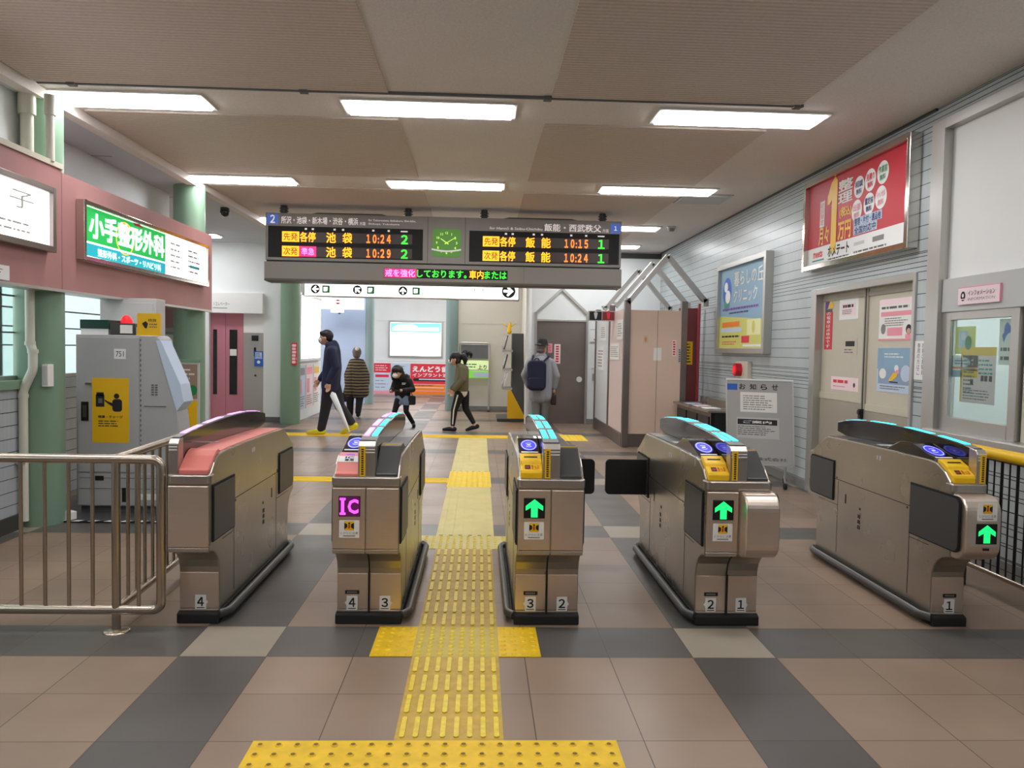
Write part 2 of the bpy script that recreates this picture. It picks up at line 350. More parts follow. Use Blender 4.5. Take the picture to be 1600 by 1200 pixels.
# ticket office window: frame, upper panel, sash
wf = MB().box(X-.04, X+.12, 5.93, 6.1, .8, 3.24, M['alu']).box(X-.04, X+.12, 3.6, 5.93, 3.16, 3.24, M['alu'])
wf.box(X-.01, X+.1, 3.6, 5.93, 1.78, 2.03, M['greyl'])
W1 = struct(wf, 'window_1', .004)
MB().box(X+.03, X+.06, 3.6, 5.93, 2.03, 3.16, M['white']).build('upper_panel', W1)
s = MB().box(X+.0, X+.05, 5.82, 5.93, .9, 1.78, M['alu']).box(X, X+.05, 5.06, 5.14, .9, 1.78, M['alu']).box(X, X+.05, 5.14, 5.82, .9, 1.0, M['alu']).box(X, X+.05, 5.14, 5.82, 1.72, 1.78, M['alu'])
s.build('sash', W1, .004)
MB().box(X+.02, X+.026, 5.14, 5.82, 1.0, 1.72, M['glass']).build('pane', W1)
MB().box(X+.045, X+.075, 5.04, 5.06, .9, 1.78, M['black']).box(X+.03, X+.08, 3.6, 5.04, .9, 1.78, M['cream']).build('side_panel', W1)
MB().box(X-.09, X+.12, 3.6, 6.0, .84, .9, M['alu']).build('window_sill', W1, .012)
# the office behind the glass
b = MB().box(4.6, 4.7, 3.4, 6.4, 0, CZ, M['offw']).box(3.7, 4.7, 6.4, 6.5, 0, CZ, M['offw']).box(3.7, 4.7, 3.3, 3.4, 0, CZ, M['offw']).box(3.7, 4.7, 3.4, 6.4, 2.6, 2.66, M['offw'])
struct(b, 'wall_office')
t = thing('ceiling_lamp', (4.15, 4.9, 2.6), 'unseen ceiling lamp added to brighten the office behind the ticket window', 'ceiling light'); MB().box(3.95, 4.35, 4.3, 5.5, 2.57, 2.6, M['white']).build('frame', t); MB().box(3.98, 4.32, 4.33, 5.47, 2.56, 2.575, M['lamp']).build('diffuser', t)  # unseen lamp, added to brighten the office behind the pane

# far end: steel door wall, beige recess, white end wall, frosted screen
O, Bg = M['offw'], M['beige']
b = MB().box(.95, 1.09, 15.5, 15.65, 0, CZ, O).box(1.09, 2.08, 15.5, 15.65, 2.01, CZ, O).box(2.08, 3.6, 15.5, 15.65, 0, CZ, O)
b.box(.95, 1.05, 15.65, 18.6, 0, CZ, Bg); struct(b, 'wall_back')
struct(MB().box(2.0, 3.5, 15.47, 15.5, 3.24, 3.34, M['dark']), 'trim_3')
d = struct(MB().box(1.09, 2.08, 15.53, 15.57, 0, 2.01, M['darksteel']), 'door_2', .004)
MB().box(1.06, 1.1, 15.47, 15.52, 0, 2.15, M['alu']).box(2.06, 2.1, 15.47, 15.52, 0, 2.15, M['alu']).box(1.1, 2.06, 15.49, 15.52, 1.99, 2.03, M['alu']).build('door_frame', d, .003)
MB().cyl((1.95, 15.53, .87), (1.95, 15.515, .87), .055, M['white'], 24).build('door_handle', d)
t = MB()
for a, c in (((1.07, 2.14), (1.575, 2.62)), ((2.08, 2.15), (1.575, 2.62))):
    v = (Vector(c)-Vector(a)).normalized(); q = Vector((-v.y, v.x))*.025
    pts = [(a[0]+q.x, a[1]+q.y), (a[0]-q.x, a[1]-q.y), (c[0]-q.x, c[1]-q.y), (c[0]+q.x, c[1]+q.y)]
    t.prism(FY(0, 15.5, 0), pts, 0, .05, M['alu'])
struct(t, 'trim_4')
struct(MB().box(2.08, 3.5, 15.48, 15.5, 0, .1, M['grey']).box(.95, 1.06, 15.48, 15.5, 0, .1, M['grey']), 'baseboard_back')
struct(MB().cyl((.93, 15.35, 0), (.93, 15.35, CZ), .055, M['white'], 20), 'column_white')
struct(MB().box(-.6, .95, 18.5, 18.65, 0, CZ, Bg).box(-.6, .95, 18.485, 18.5, 0, .1, M['grey']).box(-.6, .95, 18.492, 18.5, 2.0, 2.012, M['greyl']), 'wall_recess')
struct(MB().cyl((-.64, 18.3, 0), (-.64, 18.3, CZ), .14, M['greend'], 28), 'column_grey_green')
b = MB().box(-9, .5, 24, 24.15, 0, CZ, O)
for z in (1.0, 2.2): b.box(-3.1, -.5, 23.992, 24, z, z+.01, M['greyl'])
struct(b, 'wall_end')
struct(MB().cyl((-2.74, 20, 0), (-2.74, 20, CZ), .11, M['greend'], 24), 'column_corner')
M['frost'] = mat('frosted_blue_screen', (172, 188, 214), .22, noise=.05, nscale=.8)
b = MB().box(-4.9, -2.85, 20, 20.06, 0, 2.9, M['frost']).box(-4.9, -2.85, 19.98, 20.07, 2.9, 2.98, M['alu']); struct(b, 'wall_screen')
# left side: low tiled wall, windows, green columns
b = MB().box(-3.65, -3.5, -6, 6.42, 0, 1.08, M['tileL']).box(-4.05, -3.9, 6.6, 9.6, 0, 1.1, M['tileL']).box(-3.9, -3.5, 6.55, 6.62, 0, 1.1, M['grey'])
b.box(-3.65, -3.5, -6, 6.42, 2.05, CZ, O).box(-4.05, -3.9, 6.6, 10.2, 2.05, CZ, O)
b.box(-3.65, -3.5, -6, 1, 1.08, 2.05, O)
struct(b, 'wall_left')
struct(MB().box(-3.68, -3.47, -6, 6.42, 1.07, 1.14, M['green']), 'trim_5', .006)
struct(MB().box(-3.5, -3.485, -6, 6.2, 0, .12, M['dark']), 'baseboard_left')
def window(n, x, y0, y1, z0, z1, mull, bars):
    f = MB()
    for y in (y0, y1): f.box(x-.03, x+.03, y-.02, y+.02, z0, z1, M['alu'])
    f.box(x-.03, x+.03, y0, y1, z0-.02, z0+.03, M['alu']).box(x-.03, x+.03, y0, y1, z1-.03, z1+.02, M['alu'])
    for y in mull: f.box(x-.025, x+.025, y-.02, y+.02, z0, z1, M['alu'])
    for z in bars: f.box(x-.012, x+.012, y0, y1, z-.006, z+.006, M['inkg'])
    o = struct(f, 'window_%d' % n)
    MB().box(x-.004, x+.004, y0+.02, y1-.02, z0+.02, z1-.02, M['glass']).build('pane', o)
window(2, -3.58, 1, 6.42, 1.14, 2.05, (2.4, 3.8, 5.75, 5.82), (1.5, 1.78))
window(3, -3.98, 6.62, 8.7, 1.1, 2.05, (7.25, 8.68), (1.4, 1.56, 1.72, 1.9))
struct(MB().box(-4.05, -3.9, 8.7, 10.2, 1.1, 2.05, O), 'wall_left_pier')
for i, (y, h) in enumerate(((6.42, CZ), (9.66, CZ), (14.75, CZ))):
    b = MB().cyl((-3.46, y, 0), (-3.46, y, h-.05), .178, M['green'], 36)
    b.cyl((-3.46, y, 2.98), (-3.46, y, CZ-.04), .2, M['dark'], 36) if i == 9 else None
    struct(b, ('column_near', 'column_middle', 'column_far')[i])
# pink fascia that carries the light boxes
b = MB().box(-3.42, -3.25, 6.36, 9.82, 1.84, 2.74, M['pinkw'])
b.box(-3.42, -3.25, -3, 6.355, 1.84, 2.76, M['pinkw']).box(-3.46, -3.235, -3, 6.36, 2.76, 2.8, M['cream']).box(-3.42, -3.245, -3, 9.82, 1.82, 1.842, M['alu'])
struct(b, 'trim_6')
# lift lobby at the far left
b = MB().box(-3.99, -3.45, 14.9, 15.05, 0, CZ, O).box(-6.1, -4.98, 14.9, 15.05, 0, CZ, O).box(-4.98, -3.99, 14.9, 15.05, 2.36, CZ, O).box(-6.1, -5.95, 10.2, 14.9, 0, CZ, O)
b.box(-6.1, -4.05, 10.2, 10.3, 0, CZ, O)
struct(b, 'wall_lift')
struct(MB().box(-3.99, -3.64, 14.885, 14.9, 0, .1, M['inkg']), 'baseboard_lift')
L = struct(MB().box(-4.98, -3.98, 14.8, 14.95, 2.0, 2.37, M['white']), 'door_3', .004)
MB().text(FY(-4.98, 14.8, 2.0), .12, .4, .13, .2, '1 エレベーター', M['inkg'], .003).quad(FY(-4.98, 14.8, 2.0), .1, .36, .085, .095, .003, M['inkg']).build('lettering', L)
for x0, x1, g in ((-4.98, -4.705, (-4.93, -4.86)), (-4.7, -4.37, (-4.63, -4.49))):
    l = MB().box(x0, x1, 14.98, 15.02, 0, 2.02, M['pinkd']).build('lift_door_leaf', L, .004)
    MB().box(g[0], g[1], 14.972, 14.981, .5, 1.7, M['darkg']).build('door_window', l)
MB().box(-4.62, -4.5, 14.965, 14.975, 1.22, 1.34, M['paper']).build('notice_sheet', L)
b = MB().box(-4.37, -3.985, 14.96, 15.02, 0, 1.65, M['alu']).box(-4.37, -3.985, 14.96, 15.02, 1.65, 2.02, M['white']); b.build('steel_jamb', L)
MB().box(-4.22, -4.1, 14.95, 14.962, 1.5, 1.6, M['black']).box(-4.18, -4.14, 14.95, 14.962, 1.22, 1.38, M['black']).cyl((-4.15, 14.962, .86), (-4.15, 14.95, .86), .02, M['dark']).build('call_panel', L)
# left wall past the far column
b = MB().box(-3.6, -3.42, 15.05, 17.3, 0, CZ, O); struct(b, 'wall_left_far')
struct(MB().box(-9, 5, -6.15, -6, 0, CZ, O), 'wall_camera_side')

# ------------------------------------------------------------ ceiling lamps
LB = {(0, 0): 'first ceiling lamp over the gates, leftmost of the front row above the pink fascia', (1, 0): 'ceiling lamp in the middle of the front row, above the gates', (2, 0): 'ceiling lamp of the front row nearest the red billboard',
      (0, 1): 'ceiling lamp at left of the second row, ahead of the departure board', (1, 1): 'middle ceiling lamp of the second row, just ahead of the clock in the departure board', (2, 1): 'ceiling lamp at right of the second row, beside the square ceiling hatch',
      (0, 2): 'ceiling lamp showing past the left end of the departure board', (1, 2): 'ceiling lamp hidden above the middle of the departure board', (2, 2): 'ceiling lamp showing past the right end of the departure board'}
lampm = {}
for j, y in enumerate((.5, 3.5, 6.5, 9.48, 12.4)):
    for i, x in enumerate((-2.86, -.43, 2.07)):
        k = (i, j-2)
        lab = LB.get(k, 'lit ceiling lamp over the camera side of the concourse')
        t = thing('ceiling_lamp', (x, y, CZ), lab, 'ceiling light', 'recessed ceiling lamps')
        if k not in LB: t['group'] = 'ceiling lamps over the near concourse'
        MB().box(x-.69, x+.69, y-.2, y+.2, CZ-.016, CZ-.002, M['white']).build('frame', t)
        MB().box(x-.655, x+.655, y-.165, y+.165, CZ-.03, CZ-.012, M['lamp']).build('diffuser', t)
for x, y, l in ((-5.15, 13.9, 'ceiling lamp over the lift lobby, seen beneath the end of the fascia'), (-.43, 15.4, 'unseen ceiling lamp added above the wayfinding sign'), (2.2, 14.6, 'ceiling lamp over the restroom gables'), (-2.5, 18.2, 'unseen ceiling lamp added over the woman in the poncho'), (-.3, 17.2, 'ceiling lamp above the mirror stand'), (-1.8, 21.6, 'ceiling lamp ahead of the red posters at the far end'), (-4.2, 18.6, 'unseen ceiling lamp added ahead of the blue glass screen'), (-.9, 19.8, 'unseen ceiling lamp added above the red dental poster'), (-2.4, 20.2, 'unseen ceiling lamp added beside the hanging sign at the far end'), (-5.2, 18.2, 'unseen ceiling lamp added in the side passage behind the lit map')):  # several unseen lamps here are added to brighten the far hall and side passage
    t = thing('ceiling_lamp', (x, y, CZ), l, 'ceiling light'); z = CZ-.07 if x < -3.4 else CZ
    MB().box(x-.69, x+.69, y-.2, y+.2, z-.016, z-.002, M['white']).build('frame', t)
    MB().box(x-.655, x+.655, y-.165, y+.165, z-.03, z-.012, M['lamp']).build('diffuser', t)
t = thing('ceiling_hatch', (2.75, 9.95, CZ), 'square ceiling access hatch beside the right-hand wall', 'hatch')
MB().box(2.45, 3.05, 9.65, 10.25, CZ-.012, CZ-.001, M['alu']).build('frame', t); MB().box(2.49, 3.01, 9.69, 10.21, CZ-.018, CZ-.01, M['greyl']).build('panel', t)
t = thing('security_camera', (-3.5, 11.1, CZ-.07), 'small black dome camera on the ceiling near the middle green column', 'camera')
MB().cyl((-3.5, 11.1, CZ-.11), (-3.5, 11.1, CZ-.07), .06, M['dark'], 20).build('mount', t); MB().sph((-3.5, 11.1, CZ-.13), .065, M['darkg']).build('dome', t)
t = thing('smoke_detector', (2.9, 12.2, CZ), 'small hanging detector on the ceiling beyond the hatch', 'detector')
MB().cyl((2.9, 12.2, CZ-.03), (2.9, 12.2, CZ), .07, M['greyl'], 20).build('base', t); MB().cyl((2.9, 12.2, CZ-.07), (2.9, 12.2, CZ-.03), .04, M['grey'], 16, .06).build('sensor', t)
for x, y, l in ((-4.25, 7.2, 'round flush ceiling fitting nearest the near green column'), (-4.25, 9.6, 'round flush ceiling fitting nearest the middle green column')):
    tag(MB().cyl((x+.25, y, CZ-.1), (x+.25, y, CZ-.07), .09, M['alu'], 20).build('ceiling_fitting'), l, 'ceiling fitting')

# ------------------------------------------------------------ tactile paving
M['worn'] = mat('worn_stud', (120, 92, 30), .6)
def paving(name, label, x0, x1, y0, y1, base, kind, bar, px=.05, py=.2, th=.003, worn=False):
    o = MB().box(x0, x1, y0, y1, .0005, th, base)
    if kind == 'bars':
        n = round((y1-y0)/py); m = round((x1-x0)/px)
        for j in range(n):
            for i in range(m):
                cx = x0+(i+.5)*(x1-x0)/m; cy = y0+(j+.5)*(y1-y0)/n
                P = rrect(cx-.0095, cx+.0095, cy-py*.41, cy+py*.41, .0094, 3); F = Frame((0, 0, th), (1, 0, 0), (0, 1, 0))
                o.prism(F, P, -.001, .005, bar)
    elif kind == 'dots':
        n = round((y1-y0)/py); m = round((x1-x0)/px)
        for j in range(n):
            for i in range(m):
                cx = x0+(i+.5)*(x1-x0)/m; cy = y0+(j+.5)*(y1-y0)/n
                o.sph((cx, cy, th-.001), (.015, .015, .006), bar, 10, 3, True)
                if worn: o.disc(Frame((0, 0, th+.0052), (1, 0, 0), (0, 1, 0)), cx, cy, .009, .009, 0, M['worn'], 8)
    elif kind == 'ribs':
        m = round((x1-x0)/px)
        for i in range(m): cx = x0+(i+.5)*(x1-x0)/m; o.box(cx-.014, cx+.014, y0+.01, y1-.01, th-.001, th+.005, bar)
    elif kind == 'xribs':
        m = round((y1-y0)/px)
        for i in range(m): cy = y0+(i+.5)*(y1-y0)/m; o.box(x0+.01, x1-.01, cy-.012, cy+.012, th-.001, th+.005, bar)
    return tag(o.build(name), label, 'tactile paving', 'yellow tactile paving')
R = lambda r: 2.88+r*.4
xa, xb = -.292, .112
a, c, g, e = M['tact'], M['tactb'], M['tactg'], M['tact']
paving('tactile_paving', 'studded yellow floor block crossing the bottom edge of the view', -.80, .53, R(0)-.42, R(0), a, 'dots', a, .0665, .07, worn=True)
paving('tactile_paving', 'yellow barred floor strip between the two crossing studded blocks, nearest the camera', xa, xb, R(0), R(2), M['tactw'], 'bars', c)
paving('tactile_paving', 'studded yellow block in front of the gates, crossing the dark tile row', xa, xb, R(2), R(3), g, 'dots', c, .0505, .05)
paving('tactile_paving', 'short bright yellow studded block left of the strip in front of the gates', xa-.2, xa-.001, R(2), R(3), a, 'dots', a, .05, .057)
paving('tactile_paving', 'short bright yellow studded block right of the strip in front of the gates', xb+.001, xb+.2, R(2), R(3), a, 'dots', a, .05, .057)
paving('tactile_paving', 'yellow barred floor strip running through the middle gate lane', xa, xb, R(3), R(7), M['tactw'], 'bars', c)
paving('tactile_paving', 'pale studded floor block at the far end of the middle gate lane', xa, xb, R(7), R(8), M['tacts'], 'dots', c, .05, .05)
paving('tactile_paving', 'pale studded block beside the second gate at the lane end', xa-.34, xa-.001, R(7), R(8), M['tacts'], 'dots', c, .057, .057)
paving('tactile_paving', 'pale studded block beside the third gate at the lane end', xb+.001, xb+.34, R(7), R(8), M['tacts'], 'dots', c, .057, .057)
paving('tactile_paving', 'pale ribbed floor strip between the gates and the bright yellow square', xa-.02, xb+.02, R(8), R(13.4), M['tacts'], 'ribs', M['tacts'], .075)
paving('tactile_paving', 'bright yellow floor square beyond the gates', xa-.03, xb+.03, R(13.4), R(16), M['tacty'], 'dots', M['tacty'], .06, .06)
paving('tactile_paving', 'yellow ribbed strip leading left from the bright yellow square', -3.4, xa-.032, R(14), R(14.8), M['tacty'], 'xribs', M['tacty'], .08)
paving('tactile_paving', 'pale ribbed floor strip running on to the walking people', xa-.02, xb+.02, R(16), R(24.7), M['tacts'], 'ribs', M['tacts'], .075)
paving('tactile_paving', 'yellow strip under the feet of the man in navy and the girl in olive', -4.6, .9, R(24.7), R(25.7), M['tacty'], 'xribs', M['tacty'], .08)
paving('tactile_paving', 'short yellow block in front of the steel door', 1.25, 1.75, R(24.2), R(26.4), M['tacty'], 'dots', M['tacty'], .06, .06)
# ------------------------------------------------------------ ticket gates
GY = 3.99
FRONT = [(.16, .045), (.16, .25), (.155, .29), (.14, .33), (.11, .365), (.07, .39), (.03, .403), (0, .41)]
TOP = [(.03, .80), (.08, .845), (.15, .88), (.22, .887), (.6, .888), (1.1, .883), (1.49, .875), (1.53, .862), (1.73, .755), (1.79, .735)]
REAR = [(1.79, .41), (1.76, .403), (1.72, .39), (1.68, .365), (1.65, .33), (1.635, .29), (1.63, .25), (1.63, .045)]
def topz(y):
    P = [(0, .79)]+TOP+[(1.8, .73)]
    for (a, b), (c, d) in zip(P, P[1:]):
        if a <= y <= c: return b+(d-b)*(y-a)/max(c-a, 1e-6)
    return .74
ARC = [(.028, .955), (.05, .972), (.14, .983), (.25, .991), (.45, 1.003), (.7, 1.012), (.95, 1.015), (1.2, 1.01), (1.4, .998), (1.55, .98), (1.63, .965)]
def arcz(y):
    for (a, b), (c, d) in zip(ARC, ARC[1:]):
        if a <= y <= c: return b+(d-b)*(y-a)/(c-a)
    return ARC[-1][1]
def PX(x): return Frame((x, GY, 0), (0, 1, 0), (0, 0, 1))   # (y, z) profile, extruded along +x
def deck(b, x0, x1, y0, y1, th, m, n=8, lift=0):
    ys = [y0+(y1-y0)*k/n for k in range(n+1)]
    pts = [(y, max(topz(y)-.004+lift, .70)) for y in ys]+[(y, topz(y)+th+lift) for y in ys[::-1]]
    return b.prism(PX(x0), pts, 0, x1-x0, m)
def flapwin(t, x, sgn, y0, y1, z0, z1, rc, name='flap_window'):
    b = MB(); P = rrect(y0, y1, z0, z1, .035, 5, rc)
    b.prism(PX(x), P, -.004*sgn if sgn > 0 else 0, .004 if sgn > 0 else .004, M['blackm']) if 0 else None
    b.prism(PX(x-.006*(sgn < 0)), rrect(y0-.008, y1+.008, z0-.008, z1+.012, .04, 5, rc), 0, .006, M['blackm'])
    b.prism(PX(x-.010*(sgn < 0)), P, 0, .010, M['dark'])
    b.build(name, t)
def indicator(t, F, u, v, kind):
    b = MB(); b.fbox(F, u-.054, u+.054, v-.052, v+.052, -.004, .003, M['black'])
    p = b.build('indicator_panel', t, .003)
    if kind == 'IC':
        MB().quad(F, u-.05, u+.05, v-.048, v+.048, .0035, G['magbg']).build('screen', p)
        b = MB().text(F, u+.004-.012, u+.046, v-.037, v+.037, 'C', G['mag'], .0045, .035)
        for s in (.037, -.037): b.quad(F, u-.048, u-.018, v+s-.006, v+s+.006, .0045, G['mag'])
        b.quad(F, u-.041, u-.025, v-.037, v+.037, .0045, G['mag']); b.build('lettering', p)
    else:
        A = [(-.017, -.046), (.017, -.046), (.017, .004), (.044, -.012), (.044, .012), (0, .046), (-.044, .012), (-.044, -.012), (-.017, .004)]
        MB().poly(F, [(u+x, v+z) for x, z in A], .0045, G['green']).build('arrow', p)
def sticker(t, F, u, v, d=0):
    b = MB(); b.fbox(F, u-.05, u+.05, v-.044, v+.044, -.002, .0015+d, M['paper'])
    e = d+.002; b.quad(F, u-.024, u+.024, v-.006, v+.04, e, M['yellow'])
    for s in (-1, 1): b.poly(F, [(u+s*.024, v+.0), (u+s*.024, v+.032), (u+s*.009, v+.025), (u+s*.009, v+.009)], e+.0006, M['ink'])
    b.disc(F, u, v+.029, .005, .005, e+.0006, M['ink'], 12); b.quad(F, u-.004, u+.004, v+.004, v+.023, e+.0006, M['red'])
    b.text(F, u-.044, u+.044, v-.026, v-.013, 'とびらに注意', M['inkg'], e+.0004); b.quad(F, u-.03, u+.03, v-.036, v-.032, e+.0004, M['inkg'])
    b.build('door_warning_sticker', t)
def number(t, F, u, v, ch, side, tagged):
    b = MB(); hx = [(-.03, -.04), (.03, -.04), (.03, .04), (-.03, .04)]
    hx = [(-.028, -.038), (.028, -.038), (.028, -.012), (.04, 0), (.028, .012), (.028, .038), (-.028, .038)] if side > 0 else [(-.028, -.038), (.028, -.038), (.028, .038), (-.028, .038), (-.028, .012), (-.04, 0), (-.028, -.012)]
    b.prism(F, [(u+x, v+z) for x, z in hx], 0, .0012, M['white']); b.text(F, u-.016, u+.016, v-.02, v+.026, chr(ord(ch)+0xfee0), M['ink'], .0018, .02)
    b.quad(F, u-.02, u+.02, v-.031, v-.027, .0018, M['ink']); b.build('number_plate', t)
    if tagged:
        b = MB().quad(F, u-.037, u+.037, v+.047, v+.067, .0012, M['ink'])
        for k in range(5): b.quad(F, u-.026+k*.0105, u-.018+k*.0105, v+.053, v+.061, .0018, M['grey'])
        b.build('number_tag', t)
def fin(t, xc, wd, leds, stripe=True):
    P = ARC+[(1.63, .9), (1.5, .88), (1.3, .882), (.9, .886), (.6, .888), (.3, .886), (.12, .86), (.028, .80)]
    a = MB().prism(PX(xc-wd/2), P, 0, wd, M['darkg']).build('arch', t, .004)
    y = [.14, .39, .47, .75, .9, 1.17, 1.29, 1.52]
    for i, (col, off, w2) in enumerate(leds):
        for k in range(0, 8, 2):
            b = MB(); n = 6; ys = [y[k]+(y[k+1]-y[k])*j/n for j in range(n+1)]
            b.prism(PX(xc+off-w2/2), [(q, arcz(q)-.003) for q in ys]+[(q, arcz(q)+.004) for q in ys[::-1]], 0, w2, G[col])
            b.build('led_strip', a)
    n = 10; ys = [.05+(1.6-.05)*j/n for j in range(n+1)]
    MB().prism(PX(xc-wd/2+.003), [(q, arcz(q)-.004) for q in ys]+[(q, arcz(q)+.0018) for q in ys[::-1]], 0, wd-.006, M['grey']).build('arch_cap', a)
    p = MB().prism(PX(xc-wd/2-.001), [(.012, .79), (.012, .945), (.03, .968), (.085, .972), (.085, .79)], 0, wd+.002, M['steelv']).build('front_post', a, .004)
    F = FY(xc, GY+.012, 0)
    b = MB()
    for z in (.915, .93, .945): b.quad(F, -wd/2+.002, wd/2-.002, z-.003, z+.003, .002, M['white'])
    b.build('white_bands', p)
    if stripe:
        u = -wd/2+.022 if stripe is True else wd/2-.02
        b = MB().fbox(F, u-.014, u+.014, .795, .945, 0, .004, M['yellow'])
        for k in range(12): b.quad(F, u-.006, u+.006, .803+k*.0112, .81+k*.0112, .005, M['ink'])
        b.build('yellow_notice_strip', p)
def reader(t, x0, x1, ic):
    # slope front: ticket slot or IC plate, then the reader wedge
    if ic:
        b = deck(MB(), x0, x1, .012, .10, .012, mat('salmon_plate', (222, 130, 120), .4), 4); deck(b, x0, x1, .1, .17, .012, M['pink'], 4)
        p = b.build('pass_only_plate', t, .003); o = Vector((x0, GY+.082, topz(.082)+.0125)); e = Vector((x0, GY+.148, topz(.148)+.0125))
        F = Frame(o, (1, 0, 0), e-o); w_ = x1-x0; h = (e-o).length
        b = MB().quad(F, 0, w_, -.006, h*.62, .001, M['paper']); b.text(F, w_*.3, w_*.7, h*.3, h*.56, 'IC', M['navy'], .002, .03); b.text(F, w_*.3, w_*.7, 0, h*.24, '専用', M['ink'], .002, .01)
        b.quad(F, w_*.3, w_*.7, h*.8, h*.86, .001, G['blue']); b.build('lettering', p)
    else:
        b = MB().prism(PX(x0), [(.014, .79), (.014, .82), (.02, .832), (.07, .858), (.078, .874), (.15, .902), (.17, .9), (.17, .86)], 0, x1-x0, M['yellow'])
        p = b.build('ticket_slot', t, .006)
        o = Vector((x0, GY+.02, .833)); e = Vector((x0, GY+.07, .859)); F = Frame(o, (1, 0, 0), e-o); w_ = x1-x0; h = (e-o).length
        b = MB().quad(F, w_*.2, w_*.45, h*.2, h*.8, .001, M['ink']).text(F, w_*.5, w_*.85, h*.2, h*.8, 'きっぷ', M['red'], .001, .01); b.quad(F, w_*.24, w_*.4, h*.35, h*.6, .0015, M['red'])
        o = Vector((x0, GY+.08, .8755)); e = Vector((x0, GY+.15, .9025)); F2 = Frame(o, (1, 0, 0), e-o); h = (e-o).length
        b.quad(F2, w_*.18, w_*.8, h*.38, h*.56, .001, M['ink']); b.build('slot_mouth', p)
    W = [(.175, .86), (.175, .888), (.2, .898), (.42, .952), (.5, .955), (.56, .95), (.7, .895), (.7, .87)]
    b = MB().prism(PX(x0), W, 0, x1-x0, M['darkg']); p = b.build('card_reader', t, .004)
    o = Vector((x0, GY+.2, .899)); e = Vector((x0, GY+.42, .953)); F = Frame(o, (1, 0, 0), e-o); w_ = x1-x0; h = (e-o).length; cy = h*.5
    b = MB().disc(F, w_/2, cy, w_*.4, h*.36, .0012, G['blue']); b.ring(F, w_/2, cy, w_*.36, w_*.33, .0018, G['bluew'], asp=h*.36/(w_*.4))
    for k in (0, 1): b.ring(F, w_/2, cy+(.05-.1*k)*h, w_*.12, w_*.17, .0018, G['bluew'], a0=PI*k+.5, a1=PI*k+2.6)
    b.disc(F, w_/2, cy, w_*.1, h*.04, .0018, G['bluew'], 12)
    b.build('touch_mark', p); MB().quad(F, w_*.1, w_*.9, .0, h*.07, .0012, M['paper']).build('label_strip', p)
    deck(MB(), x0, x1, .71, 1.2, .006, M['dark']).build('top_plate', t, .002)
    deck(MB(), x0, x1, 1.21, 1.74, .006, M['darksteel']).build('rear_plate', t, .002)
    MB().fbox(Frame((x0, GY+.78, topz(.8)+.008), (1, 0, 0), (0, 1, 0)), .01, x1-x0-.01, 0, .07, 0, .002, M['greyl']).build('ticket_outlet', t)
def blank(t, x0, x1, m='dark', hi=True):
    if hi: b = MB().prism(PX(x0), [(.014, .79), (.014, .806), (.19, .926), (.21, .932), (.32, .93), (.44, .888), (.44, .87)], 0, x1-x0, M[m])
    else: b = deck(MB(), x0, x1, .014, .19, .02, M[m], 4)
    b.build('slope_cover', t, .005)
    MB().fbox(Frame((x0, GY+.205, .93), (1, 0, 0), (0, 1, 0)), .006, x1-x0-.006, 0, .012, 0, .003, M['yellow' if m == 'dark' else 'alu']).build('edge_strip', t)
    deck(MB(), x0, x1, .45 if hi else .2, .95, .006, M[m]).build('top_plate', t, .002)
    deck(MB(), x0, x1, .96, 1.74, .006, M['darksteel' if m == 'dark' else m]).build('rear_plate', t, .002)
